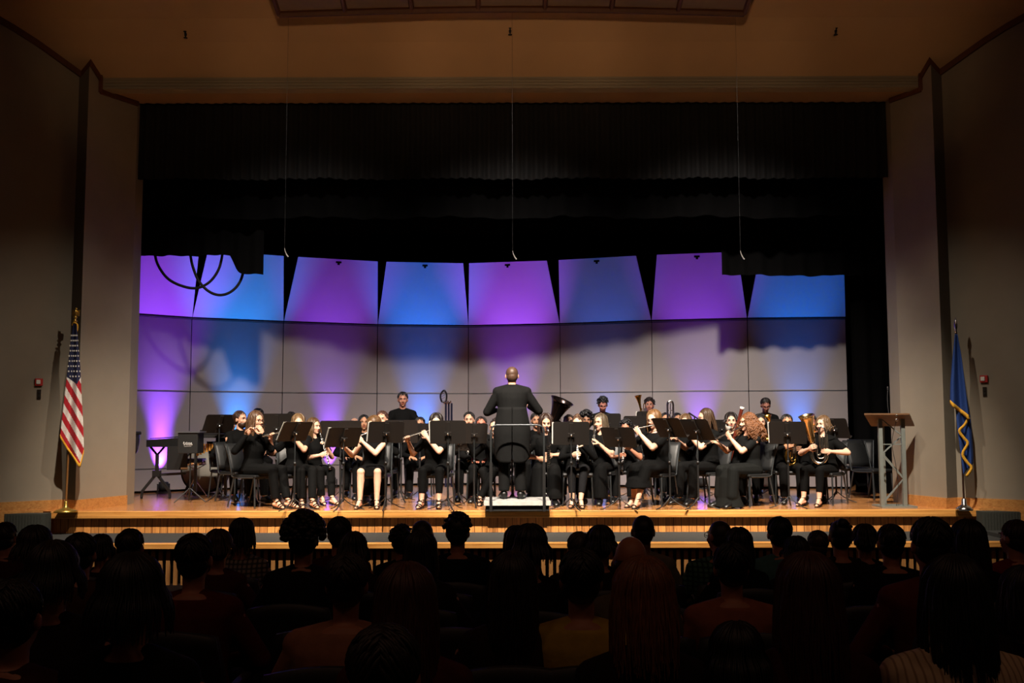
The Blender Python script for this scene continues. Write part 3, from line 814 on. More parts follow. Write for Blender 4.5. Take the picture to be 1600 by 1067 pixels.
# cable loops over the left panels ------------------------------------
def cable_loop(pts, label):
    o = MB().tube(arc([at(x, y, 15.75) for x, y in pts], 8), .022, 8).build('hanging_cable', M_black)
    tag(o, label, 'cable')
cable_loop([(240, 385), (246, 412), (262, 435), (285, 447), (308, 450), (328, 440), (342, 420), (348, 395)], 'thick black cable loop hanging over the purple panel, left one of two')
cable_loop([(296, 385), (300, 412), (310, 438), (326, 455), (344, 461), (362, 455), (376, 438), (385, 405)], 'thick black cable loop hanging over the pale blue panel, right one of two')

# flags ---------------------------------------------------------------
FY = 13.62
fb = on(106, 791); fb.y = max(fb.y, 13.6)
r = empty('american_flag', (xat(106, FY), FY, STAGE), label='American flag with gold fringe on a wooden pole at the left', cat='flag')
X0, FB = xat(106, FY), STAGE
def L3(x, y, dy=0.0):
    p = at(x, y, FY + dy); return V((p.x - X0, dy, p.z - STAGE))
MB().lathe([(0, 0), (.15, 0), (.155, .015), (.12, .035), (.05, .055), (.028, .08), (.024, .14), (.018, .15), (0, .15)], None, 28).build('base', M_gold, r)
ptop = L3(117.5, 503)
MB().tube([V((0, 0, .12)), ptop], .0135, 12).build('pole', M_pole, r)
m = MB().lathe([(0, 0), (.022, 0), (.03, .012), (.018, .03), (.012, .045), (.03, .065), (.012, .085), (0, .09)], Matrix.Translation(ptop), 16)
m.ell(ptop + V((0, 0, .13)), (.022, .02, .05)).ell(ptop + V((.012, -.01, .185)), (.014, .016, .014))
for s in (-1, 1): m.hexa([ptop + V((s * .01, .0, .09)), ptop + V((s * .045, .01, .08)), ptop + V((s * .05, .012, .11)), ptop + V((s * .01, .0, .15))], [ptop + V((s * .01, .014, .09)), ptop + V((s * .045, .022, .08)), ptop + V((s * .055, .022, .17)), ptop + V((s * .01, .014, .16))])
m.build('eagle_finial', M_gold, r)
MW = mat('flag_white', (226, 220, 214), .85, bump=.1, scale=50); MR = mat('flag_red', (176, 24, 38), .85, bump=.1, scale=50); MN = mat('flag_navy', (26, 30, 66), .85, bump=.1, scale=50)
def lerp_tab(tab, t):
    for (t0, v0), (t1, v1) in zip(tab, tab[1:]):
        if t <= t1: return v0 + (v1 - v0) * (t - t0) / (t1 - t0)
    return tab[-1][1]
LT = [(0, 114), (.12, 110), (.3, 106), (.45, 102), (.62, 98), (.78, 94), (1, 94)]
RT = [(0, 120), (.12, 122), (.3, 125.5), (.5, 127.5), (.7, 130), (.85, 131), (1, 131)]
def botY(u): return 681 + (727 - 681) * min(1, u / .8) ** .9 - (0 if u < .85 else (u - .85) / .15 * 22)
def flagpt(u, v, off=0.0):
    """u 0..1 across, v 0 (top)..1 (bottom)"""
    y = 506 + (botY(u) - 506) * v
    t = (y - 506) / 222
    x = lerp_tab(LT, min(1, t)) + (lerp_tab(RT, min(1, t)) - lerp_tab(LT, min(1, t))) * u
    dep = -.055 - .05 * sin(u * 3 * pi + .4 + v) * (.3 + .7 * v) - .03 * v + off
    return L3(x, y, dep)
class _M: pass
mb = MB(); NU, NV = 60, 200
def stripe_color(u, v):
    p = flagpt(u, v); y = 506 + (botY(u) - 506) * v
    x = lerp_tab(LT, min(1, (y - 506) / 222)) + (lerp_tab(RT, min(1, (y - 506) / 222)) - lerp_tab(LT, min(1, (y - 506) / 222))) * u
    # canton ends on a diagonal
    if y < 588 + (x - 103) * .72 - (0 if x < 120 else (x - 120) * 2.5): return 2
    s = (y - 596 - (x - 98) * 1.75) / 15.5
    return 0 if int(math.floor(s)) % 2 == 0 else 1
vs = [flagpt(i / NU, j / NV) for j in range(NV + 1) for i in range(NU + 1)]
for grp in (0, 1, 2):
    mb.m = grp; fs = []
    for j in range(NV):
        for i in range(NU):
            if stripe_color((i + .5) / NU, (j + .5) / NV) == grp:
                fs.append((j * (NU + 1) + i, j * (NU + 1) + i + 1, (j + 1) * (NU + 1) + i + 1, (j + 1) * (NU + 1) + i))
    o_ = len(mb.v); mb.v += [tuple(p) for p in (vs if grp == 0 else [])]
    for f in fs: mb.f.append(f); mb.sm.append(True); mb.mi.append(grp)
# stars on the canton
def star(c, R, X_, Y_):
    o = len(mb.v)
    for k in range(10):
        a = pi / 2 + k * pi / 5; rr = R if k % 2 == 0 else R * .42
        mb.v.append(tuple(c + X_ * cos(a) * rr + Y_ * sin(a) * rr))
    mb.f.append(tuple(range(o, o + 10))); mb.sm.append(False); mb.mi.append(0)
for row, yy in enumerate(range(524, 600, 8)):
    for cc in range(5):
        u = (cc + (.5 if row % 2 else .15)) / 4.8
        v = (yy - 506) / (botY(u) - 506)
        if u < .95 and stripe_color(u, v + .02) == 2: star(flagpt(u, v, -.006), .017, V((1, 0, 0)), V((0, 0, 1)))
mb.build('cloth', [MW, MR, MN], r)
fr_pts = [flagpt(k / 30, 1.0, -.002) for k in range(31)]
m = MB()
m.grid(lambda u, v: flagpt(u, .985 + .028 * v, -.004), 40, 2)
m.build('fringe', M_fringe, r, solid=.008)
MB().tube(arc([L3(113, 508, -.02), L3(116, 504, -.04), L3(121, 508, -.03), L3(120, 518, -.04)], 5), .012, 8).build('cord', M_fringe, r)

# blue flag
X0 = xat(1503, FY)
r = empty('state_flag', (X0, FY, STAGE), label='drooping blue flag with gold fringe on a dark pole at the right', cat='flag')
MB().lathe([(0, 0), (.11, 0), (.115, .02), (.08, .05), (.035, .075), (.03, .15), (.018, .16), (0, .16)], None, 24).build('base', M_chrome, r)
ptop = L3(1494, 520)
MB().tube([V((0, 0, .14)), ptop], .013, 12).build('pole', mat('dark_pole', (46, 26, 18), .4), r)
MB().lathe([(0, 0), (.02, 0), (.012, .04), (.022, .06), (.026, .10), (.016, .17), (0, .22)], Matrix.Translation(ptop), 14).build('spear_finial', M_chrome, r)
MBL = mat('flag_blue', (28, 62, 130), .8, bump=.1, scale=40)
LT2 = [(0, 1492), (.3, 1488), (.6, 1485), (1, 1484)]; RT2 = [(0, 1496), (.3, 1503), (.6, 1508), (1, 1514)]
def b1(u, v, off=0):
    y = 522 + (628 + 24 * u - 522) * v; t = (y - 522) / 130
    x = lerp_tab(LT2, min(1, t)) + (lerp_tab(RT2, min(1, t)) - lerp_tab(LT2, min(1, t))) * u
    return L3(x, y, -.06 - .04 * sin(u * 2.6 * pi) * (.3 + v) + off)
LT3 = [(0, 1489), (.5, 1496), (1, 1505)]; RT3 = [(0, 1507), (.4, 1517), (.8, 1521), (1, 1520)]
def b2(u, v, off=0):
    y = 600 + (742 - 18 * u - 600) * v; t = (y - 600) / 142
    x = lerp_tab(LT3, min(1, t)) + (lerp_tab(RT3, min(1, t)) - lerp_tab(LT3, min(1, t))) * u
    return L3(x, y, -.015 - .03 * sin(u * 3 * pi + .5) * (.3 + v) + off)
MB().grid(b1, 30, 40).build('front_fold', MBL, r, solid=.004)
MB().grid(b2, 30, 50).build('rear_fold', MBL, r, solid=.004)
m = MB(); m.grid(lambda u, v: b1(u, .97 + .06 * v, -.006), 30, 2)
zz_ = [(1514, 652), (1507, 664), (1499, 673), (1506, 684), (1512, 693), (1504, 709), (1511, 722), (1518, 731), (1510, 744)]
m2 = MB()
def rib(pts, wdt):
    P = arc([L3(x, y, -.075) for x, y in pts], 4); o = []
    vs = []
    for i, p in enumerate(P):
        d = (P[min(i + 1, len(P) - 1)] - P[max(i - 1, 0)]).normalized(); nn = V((d.z, 0, -d.x))
        vs += [p - nn * wdt, p + nn * wdt]
    m2._add(vs, [(2 * i, 2 * i + 1, 2 * i + 3, 2 * i + 2) for i in range(len(P) - 1)], True)
rib(zz_, .018)
m2.build('fringe', M_fringe, r, solid=.008); m.build('fringe', M_fringe, r, solid=.008)

# percussion at the left ----------------------------------------------
def caster(m, p): m.lathe([(0, -.012), (.028, -.012), (.028, .012), (0, .012)], TR(*p) @ Matrix.Rotation(pi / 2, 4, 'Y'), 14)
VY = 16.0
xv = xat(246, VY)
r = empty('vibraphone', (xv, VY, STAGE), label='black keyboard percussion on splayed trestle legs with wheels at far left', cat='percussion')
zt1 = at(250, 687, VY).z - STAGE; zb1 = at(250, 698, VY).z - STAGE
L0 = xat(232, VY) - xv; L1 = xat(300, VY) - xv
MB().hexa([V((L0, -.1, zb1)), V((L1, -.25, zb1 + .0)), V((L1, .30, zb1)), V((L0, .1, zb1))], [V((L0, -.1, zt1)), V((L1, -.25, zt1 + .04)), V((L1, .30, zt1 + .04)), V((L0, .1, zt1))]).build('frame', M_black, r)
m = MB()
for k in range(22):
    t = k / 21; xx = L0 + .06 + (L1 - L0 - .1) * t; m.box((xx, .03, zt1 + .02 + .035 * t), (.022, .24 + .2 * t, .012))
m.build('tone_bars', mat('dark_bars', (40, 34, 44), .35, metal=.6), r)
m = MB(); bar(m, (0, 0, .40), (0, 0, zb1 - .12), .045); bar(m, (0, 0, zb1 - .13), (-.11, 0, zb1), .03); bar(m, (0, 0, zb1 - .13), (.11, 0, zb1), .03); m.build('upright', M_blkmetal, r)
m = MB().box((0, 0, .40), (.12, .08, .10)); bar(m, (.0, 0, .38), (.45, .05, .40), .04); m.build('crossbar', M_blkmetal, r)
for s in (-1, 1):
    m = MB(); bar(m, (0, 0, .40), (s * .21, -.02, .13), .04); bar(m, (s * .21, -.02, .14), (s * .225, -.02, .05), .035); lg = m.build('leg', M_blkmetal, r)
    m = MB(); caster(m, (s * .225, -.02, .03)); m.build('wheel', M_black, lg)
MB().box((L1 - .14, -.27, zb1 - .17), (.32, .03, .37)).build('resonator_cover', M_black, r)
MB().box((L1 - .02, -.29, zb1 - .33), (.11, .01, .03)).build('maker_plate', M_label, r)

# drum with script logo
DYY = 15.2
xd = xat(298, DYY); zt2 = at(298, 676, DYY).z - STAGE; zb2 = at(298, 708, DYY).z - STAGE
r = empty('speaker_cabinet', (xd, DYY, STAGE), label='square black cabinet on a stand with a small white script mark', cat='cabinet')
w2 = (xat(313, DYY) - xat(282, DYY))
MB().box((0, 0, (zt2 + zb2) / 2), (w2, .3, zt2 - zb2)).build('box', M_black, r, bevel=.008)
MB().box((.0, 0, zt2 + .012), (w2 + .06, .34, .022)).build('top_edge', M_trim, r)
m = MB(); rn = random.Random(4); zc_ = (zt2 + zb2) / 2 - .02
for k, (cx, hh) in enumerate(((-.055, .05), (-.03, .03), (-.012, .045), (.008, .028), (.026, .036), (.044, .024), (.06, .03))):
    m.tube(arc([(cx - .008, -.155, zc_ + .01), (cx, -.155, zc_ + hh * .6 + .01), (cx + .006, -.155, zc_ - hh * .3), (cx + .014, -.155, zc_ + .006)], 4), .0032, 5)
m.tube([(-.05, -.155, zc_ - .03), (.06, -.155, zc_ - .024)], .0024, 5)
m.build('script_mark', M_label, r)
m = MB().tube([(0, 0, zb2), (0, 0, .16)], .012, 8); m.build('stand_post', M_blkmetal, r)
for k in range(3):
    a = radians(90 + 120 * k + 20); MB().tube([(0, 0, .22), (cos(a) * .26, sin(a) * .26, .015)], .009, 6).build('leg', M_blkmetal, r)

# marimba section with tubes
MY = 15.9; xm = xat(330, MY)
r = empty('marimba', (xm, MY, STAGE), label='marimba with tan resonator tubes behind the bearded man', cat='percussion')
zt3 = at(330, 676, MY).z - STAGE
MB().box((0, 0, zt3 - .05), (.55, .4, .06)).box((.0, -.2, zt3 - .0), (.6, .02, .03)).build('frame', M_black, r)
for k in range(8): MB().tube([(-.16 + k * .047, -.17, zt3 - .17), (-.16 + k * .047, -.17, zt3 - .36 + .02 * k)], .019, 10).build('resonator', M_bars, r)
m = MB()
for k in range(11): m.box((-.24 + k * .047, .0, zt3 + .0), (.038, .34, .02))
m.build('tone_bars', wood('rosewood', (88, 40, 30), (60, 26, 20), 'Y'), r)
for s in (-1, 1):
    m = MB(); bar(m, (s * .24, 0, .04), (s * .24, 0, zt3 - .08), .04); bar(m, (s * .24, -.22, .03), (s * .24, .22, .03), .035); m.build('leg', M_blkmetal, r)
# bass drum lying low, pale head
BY = 17.0; xbd = xat(322, BY)
r = empty('bass_drum', (xbd, BY, STAGE), label='large drum with pale head low behind the percussion stands', cat='drum')
MB().lathe([(0, -.12), (.36, -.12), (.36, .12), (0, .12)], TR(0, 0, .40) @ Matrix.Rotation(pi / 2, 4, 'X'), 40).build('head', M_skinhead, r)
MB().lathe([(.355, -.13), (.38, -.13), (.38, .13), (.355, .13)], TR(0, 0, .40) @ Matrix.Rotation(pi / 2, 4, 'X'), 40).build('shell_hoop', M_black, r)
m = MB()
for s in (-1, 1): bar(m, (s * .3, -.15, .012), (s * .2, -.15, .3), .03)
bar(m, (-.32, -.15, .02), (.32, -.15, .02), .03); m.build('cradle', M_blkmetal, r)
# chrome snare stand
CY = 16.3; xcs = xat(305, CY)
r = empty('snare_drum', (xcs, CY, STAGE), label='shallow drum on a chrome tripod glinting violet behind the cabinet', cat='drum')
MB().lathe([(0, .52), (.18, .52), (.18, .62), (0, .62)], None, 30).build('shell', M_chrome, r)
MB().lathe([(0, .622), (.175, .622), (.175, .627), (0, .627)], None, 30).build('head', M_skinhead, r)
m = MB().tube([(0, 0, .2), (0, 0, .5)], .012, 8)
for k in range(3):
    a = radians(30 + 120 * k); m.tube([(0, 0, .3), (cos(a) * .2, sin(a) * .2, .02)], .008, 6); m.tube([(0, 0, .44), (cos(a) * .16, sin(a) * .16, .52)], .007, 6)
m.build('tripod', M_chrome, r)
# timpano cut by the left wall
TY = 15.6; xt = xat(197, TY)
r = empty('timpano', (xt, TY, STAGE), label='dark kettle drum half hidden by the left stage wall', cat='drum')
zk = at(200, 674, TY).z - STAGE; zkb = at(200, 716, TY).z - STAGE
MB().lathe([(0, zkb), (.10, zkb + .01), (.17, zkb + .10), (.195, zkb + .24), (.2, zk - .03)], None, 28).build('kettle', mat('kettle_grey', (70, 68, 80), .3, metal=.5), r)
MB().lathe([(0, zk), (.21, zk), (.22, zk - .02), (.22, zk - .05), (.2, zk - .05)], None, 28).build('rim', M_black, r)
for k in range(3):
    a = radians(90 + 120 * k); MB().tube([(cos(a) * .19, sin(a) * .19, zk - .1), (cos(a) * .2, sin(a) * .2, .02)], .012, 6).build('leg', M_chrome, r)
# floor monitor wedge in front of purple beam
# tall black bent tubes (contrabass clarinet)
KY = 16.6; xk = xat(697, KY)
r = empty('contrabass_clarinet', (xk, KY, STAGE), label='tall black folded contrabass clarinet rising left of the conductor', cat='clarinet')
zk1 = at(697, 628, KY).z - STAGE; zk2 = at(697, 612, KY).z - STAGE
def kx(px): return xat(px, KY) - xk
for px_, zz1 in ((696.5, zk1 + .02), (701, zk1), (705.5, zk1 - .02)):
    MB().tube([(kx(px_), 0, .14), (kx(px_), 0, zz1)], .017, 10).build('tube', mat('blue_black', (30, 30, 50), .3), r)
MB().tube(arc([(kx(697), 0, zk1 + .01), (kx(697.5), 0, zk1 + .12), (kx(694), 0, zk2 + .02), (kx(689.5), 0, zk2 - .02), (kx(688), 0, zk2 - .08), (kx(690), 0, zk2 - .16), (kx(694.5), 0, zk1 + .0)], 6), .015, 8).build('curved_neck', M_ebony, r)
m = MB()
for k in range(6): m.tube([(kx(694 + 2 * k), -.02, zk1 - .03 + .02 * (k % 2)), (kx(694 + 2 * k), -.035, zk1 - .01 + .02 * (k % 2))], .012, 7)
for k in range(3): m.tube([(kx(690), -.015, zk2 - .12 + .04 * k), (kx(695), -.02, zk2 - .09 + .04 * k)], .004, 5)
m.build('keywork', M_silver, r)
MB().tube([(kx(701), 0, .14), (kx(701), 0, 0)], .006, 6).build('floor_peg', M_chrome, r)
# ================================================================== people
def skin(rgb): return mat('skin_%d_%d_%d' % rgb, rgb, 0.55, var=0.03, scale=20)
def cloth(rgb, rough=.85): return mat('cloth_%d_%d_%d' % rgb, rgb, rough, var=0.10, scale=18, bump=.15, spec=.12)
def hairm(rgb):
    rgb = tuple(int(c * .64) for c in rgb)
    return mat('hair_%d_%d_%d' % rgb, rgb, 0.5, var=0.35, scale=40, stretch=(3, 3, .6))
M_eye = mat('eye_white', (225, 220, 212), .3, var=.01); M_iris = mat('eye_iris', (40, 28, 20), .2)
M_lips = mat('lips', (170, 84, 76), .5); M_shoe = mat('black_shoe', (16, 15, 15), .35)
M_glass = mat('spectacle_frame', (28, 24, 24), .4)
PEND = []   # objects whose modifiers are applied at the end

def ik(S, T, l1, l2, pole):
    S, T = V(S), V(T); d = T - S; L = min(d.length, (l1 + l2) * .995); d.normalize()
    a = (l1 * l1 - l2 * l2 + L * L) / (2 * L); h = sqrt(max(0, l1 * l1 - a * a))
    p = V(pole) - d * V(pole).dot(d)
    if p.length < 1e-4: p = V((0, 0, -1))
    p.normalize()
    return S + d * a + p * h, S + d * L

def hand(mb, w, d, n, side, curl=.6, s=1.0):
    """w wrist, d finger direction, n palm-side normal, side +1 thumb along cross"""
    w, d, n = V(w), V(d).normalized(), V(n); n = (n - d * n.dot(d)).normalized(); x = d.cross(n) * side
    R = Matrix((x, d, n)).transposed()
    mb.tube([w - d * .015, w + d * .02, w + d * .055, w + d * .09, w + d * .098], [.026 * s, .033 * s, .042 * s, .040 * s, .030 * s], 12, flat=.42, up=n) if False else None
    rings = [(w - d * .012, x * .026, n * .020), (w + d * .02, x * .031, n * .018), (w + d * .05, x * .040, n * .016), (w + d * .085, x * .040, n * .013), (w + d * .097, x * .034, n * .009)]
    mb.loft(rings)
    for k, (off, L) in enumerate(((-.030, .062), (-.010, .076), (.010, .080), (.030, .070))):
        p = w + d * (.088 - abs(off - .005) * .15) + x * off; pts = [p]; a = curl * .45
        for j, f in enumerate((.45, .32, .23)):
            dd = d * cos(a) + n * sin(a) + x * (off * 1.2 if curl < .4 else 0); pts.append(pts[-1] + dd * L * f); a += curl * .95
        mb.tube(pts, [.0088, .0082, .0075, .0055], 7)
    p = w + d * .028 + x * .030
    a1 = (x * .75 + d * .55 + n * .35 * (1 + curl)).normalized(); a2 = (x * .25 + d * .85 + n * .6 * (.5 + curl)).normalized()
    mb.tube([p - a1 * .01, p + a1 * .032, p + a1 * .032 + a2 * .028, p + a1 * .032 + a2 * .05], [.014, .0115, .0100, .007], 8)

def torso_rings(P, X, F, U, b, fem, off=0.0, top=True):
    sw = .93 if fem else 1.0
    prof = [(-.08, .13, .09, 0), (-.03, .168 + .01 * fem, .122, 0), (.05, .160, .118, 0), (.14, .142 - .012 * fem, .104, -.0), (.24, .150, .112 + .012 * fem, .006), (.33, .168 * sw, .118 + .01 * fem, .006), (.40, .182 * sw, .105, .0), (.445, .160 * sw, .085, -.004), (.475, .105, .068, -.008)]
    if top: prof += [(.50, .062, .058, -.010)]
    return [(P + U * u + F * fo, X * (rx * b + off), F * (ry * b + off)) for u, rx, ry, fo in prof]

def lock(mb, pts, r0, amp, rn, fr=None):
    ph, ph2 = rn.uniform(0, 6.3), rn.uniform(0, 6.3); fr = fr or rn.uniform(22, 30)
    out = []; L = 0
    for i, p in enumerate(pts):
        if i: L += (pts[i] - pts[i - 1]).length
        g = min(1, L / .12)
        out.append(p + V((sin(L * fr + ph), cos(L * fr * .9 + ph2), 0)) * amp * g)
    n = len(out)
    mb.tube(out, [r0 * (.7 + .5 * sin(pi * min(1, (i + 1) / n * 1.4))) * (1 if i < n - 2 else .5) for i in range(n)], 5)

def make_hair(kind, H, R, col, L, rn, parent, detail=1.0):
    """H head centre, R head rotation; builds hair child"""
    if kind == 'bald':
        mb = MB(); mb.X = Matrix.Translation(H) @ R.to_4x4()
        mb.tube([V((.074 * cos(a), .02 + .088 * sin(a), -.0 - .01)) for a in [pi * k / 10 for k in range(11)]], [.008] + [.017] * 9 + [.008], 7, flat=1.4)
        return mb.build('hair', hairm(col), parent)
    T = Matrix.Translation(H) @ R.to_4x4(); mb = MB(); mb.X = T
    vol = {'short': 1.0, 'crop': .965, 'long': 1.04, 'bob': 1.06, 'curly': 1.08, 'afro': 1.1, 'bun': 1.0, 'wavy': 1.05, 'pony': 1.0, 'curlytop': 1.05}[kind]
    c0 = V((0, .034, .042)); rr = (.0825 * vol, .093 * vol, .090 * vol)
    if kind in ('crop',): c0 = V((0, .026, .034))
    mb.ell(c0, rr, seg=20, rings=14)
    mb.ell(V((0, .040, -.005)), (.076 * vol, .080 * vol, .080), seg=16, rings=10)
    def scalp(az, th, k=1.0):
        """az 0 = back, +-pi = front ; th from crown"""
        return V((rr[0] * k * sin(th) * sin(az), .034 + rr[1] * k * sin(th) * cos(az), .042 + rr[2] * k * cos(th)))
    if kind in ('short', 'crop', 'curlytop', 'afro', 'bun', 'pony'):
        n = int({'short': 110, 'crop': 0, 'curlytop': 110, 'afro': 190, 'bun': 20, 'pony': 20}[kind] * detail)
        for k in range(n):
            az = rn.uniform(-pi, pi); th = rn.uniform(.1, 1.15 if abs(az) > 2.2 else 1.75)
            p = scalp(az, th); q = (p - c0).normalized()
            if kind == 'short':
                tg = V((.010 * (1 if p.x > 0 else -1), -.006 if p.y < .02 else .004, -.016)); tg = tg - q * tg.dot(q); mb.tube([p - q * .006 - tg, p + q * .0005, p + q * .001 + tg, p + tg * 2.2 - q * .003], [.004, .0075, .0065, .002], 5)
            else:
                rad = rn.uniform(.010, .018) if kind != 'afro' else rn.uniform(.016, .026)
                ext = .012 if kind == 'curlytop' else (.028 if kind == 'afro' else .0)
                mb.ell(p + q * ext, (rad, rad, rad * rn.uniform(.7, 1)), seg=7, rings=5)
    if kind == 'bun': mb.ell(V((0, .09, .11)), (.045, .04, .04), seg=12, rings=8)
    if kind == 'pony':
        for k in range(14):
            a = rn.uniform(0, 6.3); o = V((cos(a), sin(a) * .6, 0)) * .018
            lock(mb, arc([V((0, .10, .06)), V((0, .15, .04)) + o, V((0, .15, -.05)) + o * 1.4, V((0, .14, -.05 - L)) + o], 4), .012, .004, rn)
    if kind in ('long', 'bob', 'curly', 'wavy'):
        n = int({'long': 150, 'bob': 130, 'curly': 260, 'wavy': 100}[kind] * detail)
        amp = {'long': .003, 'bob': .003, 'curly': .020, 'wavy': .007}[kind]
        wid = {'long': .012, 'bob': .03, 'curly': .09, 'wavy': .03}[kind]
        for k in range(n):
            az = rn.uniform(-2.35, 2.35) if k % 3 else rn.choice((-1, 1)) * rn.uniform(1.5, 2.35)
            kk = 1.02 + rn.uniform(0, .06) + (.10 * rn.random() if kind == 'curly' else 0)
            pts = [scalp(az * (.8 + .2 * j / 5), .12 + j * .30, kk) for j in range(6)]
            e = pts[-1]; LL = L * rn.uniform(.75, 1.05) * (1 if abs(az) < 1.8 else .85)
            m_ = max(3, int(LL / (.03 if kind != 'curly' else .014)))
            out = V((sin(az), .35 + cos(az) * .6, 0)); out.normalize()
            for j in range(1, m_ + 1):
                t = j / m_; q = e + V((0, 0, -LL * t)) + out * wid * sin(min(1, t * 1.3) * pi * .6) + V((0, .025 * t if abs(az) < 1.3 else -.02 * t, 0))
                pts.append(q)
            lock(mb, pts, rn.uniform(.0065, .0105) / max(1, detail) ** .6 if kind != 'curly' else rn.uniform(.006, .009), amp * rn.uniform(.6, 1.3), rn, rn.uniform(52, 80) if kind == 'curly' else None)
    return mb.build('hair', hairm(col), parent)

def make_person(label, px, py, Y, rz=0, pose='lap', stand=False, hair=('short', (40, 28, 22), .2), skinc=(214, 160, 130), top=(9, 9, 9), sleeve='long',
                bottom='trousers', bcol=(9, 9, 9), shoe='shoe', fem=0, bulk=1.0, lean=4, turn=0, nod=0, tilt=0, s=None, legs='normal', glasses=False, beard=None,
                base=None, group=None, vox=.009, nk=.010, hands=None, feet_z=None, flute_d=None, face=True, name='person', detail=1.0, striped=None, xoff=0):
    """px,py = pixel of head centre in the picture, Y = depth of the root"""
    rn = random.Random(int(px * 7 + py))
    fz = (STAGE if base is None else base)
    hh = (1.59 if stand else 1.19) - nk
    p = at(px, py, Y)
    if s is None: s = min(1.10, max(.90, (p.z - fz) / hh))
    r = empty(name, (0, 0, 0), radians(rz), label, 'person', group, scale=s)
    X = V((1, 0, 0)); la = radians(lean)
    U = V((0, -sin(la), cos(la))); F = V((0, -cos(la), -sin(la)))
    pel = V((0, .03, .53)) if not stand else V((0, 0, .93))
    neck = pel + U * .49
    RH = (Matrix.Rotation(radians(turn), 3, 'Z') @ Matrix.Rotation(radians(nod), 3, 'X') @ Matrix.Rotation(radians(tilt), 3, 'Y'))
    hc = neck + V((0, -.012, .055 - nk)) + RH @ V((0, -.008, .118))
    hl = hc.copy(); hw = Matrix.Rotation(radians(rz), 3, 'Z') @ hl * s
    r.location = (p.x - hw.x + xoff, Y, fz)
    mouth = hc + RH @ V((0, -.098, -.058))
    S = {k: pel + U * .415 + X * k * (.178 if not fem else .160) * (.6 + .4 * bulk) for k in (1, -1)}
    # ---- pose -> hand targets: {side: (grip, palm normal, curl, pole)}
    inst = None
    if pose in ('flute', 'piccolo'):
        fd = V(flute_d or (-1, -.12, -.20)).normalized(); k = 1.0 if pose == 'flute' else .55
        a = mouth + V((0, -.018, -.004))
        T = {1: (a + fd * .17 * k + V((0, -.01, -.012)), V((-.2, 1, .2)), .8, V((.5, -.3, -1))), -1: (a + fd * (.42 if k == 1 else .25) + V((0, .01, -.012)), V((.1, -.9, .4)), .8, V((-.9, .1, -.8)))}
        inst = ('flute', a, a + fd * .5)
    elif pose == 'clarinet':
        fd = V(flute_d or (0, -.55, -.83)).normalized()
        T = {1: (mouth + fd * .24, V((-.8, -.2, .2)), .8, V((.7, .1, -1))), -1: (mouth + fd * .42, V((.8, -.2, .2)), .8, V((-.7, .1, -1)))}
        inst = ('clarinet', mouth + V((0, -.012, -.0)), mouth + fd * .6)
    elif pose == 'bassclarinet':
        cx = V((.0, -.27, 0))
        T = {1: (V((.01, -.27, .72)), V((-1, .2, 0)), .8, V((1, .2, -.6))), -1: (V((-.02, -.28, .66)), V((1, .2, 0)), .8, V((-1, .2, -.6)))}
        inst = ('bass', mouth, V((-.01, -.29, 0)))
    elif pose == 'euph':
        T = {-1: (V((-.0, -.34, .86)), V((.3, 1, 0)), .7, V((-1, .1, -.7))), 1: (V((.13, -.26, .80)), V((-1, .3, 0)), .7, V((1, .1, -.6)))}
        inst = ('euph', V((.03, -.26, .84)), None)
    elif pose == 'trumpet':
        fd = V(flute_d or (0, -1, -.05)).normalized()
        T = {1: (mouth + fd * .24 + V((.0, 0, -.03)), V((-1, 0, .1)), .8, V((.8, 0, -.7))), -1: (mouth + fd * .20 + V((-.01, 0, -.03)), V((1, 0, 0)), .8, V((-.8, 0, -.7)))}
        inst = ('trumpet', mouth + fd * .10, fd)
    elif pose == 'bassoon':
        T = {1: (V((.08, -.26, .88)), V((-1, .2, 0)), .8, V((1, .2, -.6))), -1: (V((-.10, -.22, .66)), V((1, .2, 0)), .8, V((-1, .2, -.6)))}
        inst = ('bassoon', V((.16, -.16, 1.40)), V((-.14, -.22, .32)))
    elif pose == 'hold':
        z = hh - .50
        T = {1: (V((.03, -.30, z + .03)), V((-.8, .4, 0)), .7, V((1, .2, -.6))), -1: (V((-.05, -.30, z)), V((.8, .4, 0)), .7, V((-1, .2, -.6)))}
    elif pose == 'conduct':
        T = {1: (V((.18, -.38, 1.10)), V((0, -.3, -1)), .3, V((.7, .35, -1))), -1: (V((-.18, -.38, 1.16)), V((0, -.3, -1)), .5, V((-.8, .4, -.9)))}
    else:
        T = {1: (V((.07, -.30, .62)), V((-.1, 0, -1)), .35, V((1, .6, -.3))), -1: (V((-.07, -.30, .62)), V((.1, 0, -1)), .35, V((-1, .6, -.3)))}
    if hands: T.update({k: (V(g), V(n), c, V(po)) for k, (g, n, c, po) in hands.items()})
    arm = {}
    for k in (1, -1):
        g, n, curl, pole = T[k]
        e, w = ik(S[k], g, .285, .33, pole); d = (w - e).normalized()
        n = (n - d * n.dot(d)).normalized()
        wr = g - d * .09 - n * .022
        e, w = ik(S[k], wr, .285, .255, pole); arm[k] = (e, w, (g - n * .022 - w).normalized(), n, curl)
    # ---- legs
    hip = {k: pel + V((k * .088 * bulk, -.01, -.02)) for k in (1, -1)}
    if stand:
        kn = {k: V((k * .095, -.03, .50)) for k in (1, -1)}; an = {k: V((k * .105, .02, .085)) for k in (1, -1)}
    else:
        kx = {'normal': .12, 'together': .075, 'wide': .19, 'crossed': .05, 'angled': .09}[legs]
        kn = {k: V((k * kx, -.42, .515)) for k in (1, -1)}
        an = {k: V((k * (kx + .0), -.43 - (.03 if legs != 'wide' else 0), .085)) for k in (1, -1)}
        if legs == 'angled': an = {k: V((k * .06 - .02, -.56 + .10 * (k < 0), .085)) for k in (1, -1)}
        if legs == 'crossed': an = {1: V((-.10, -.52, .085)), -1: V((.06, -.44, .085))}; kn = {1: V((.09, -.42, .515)), -1: V((-.09, -.42, .515))}
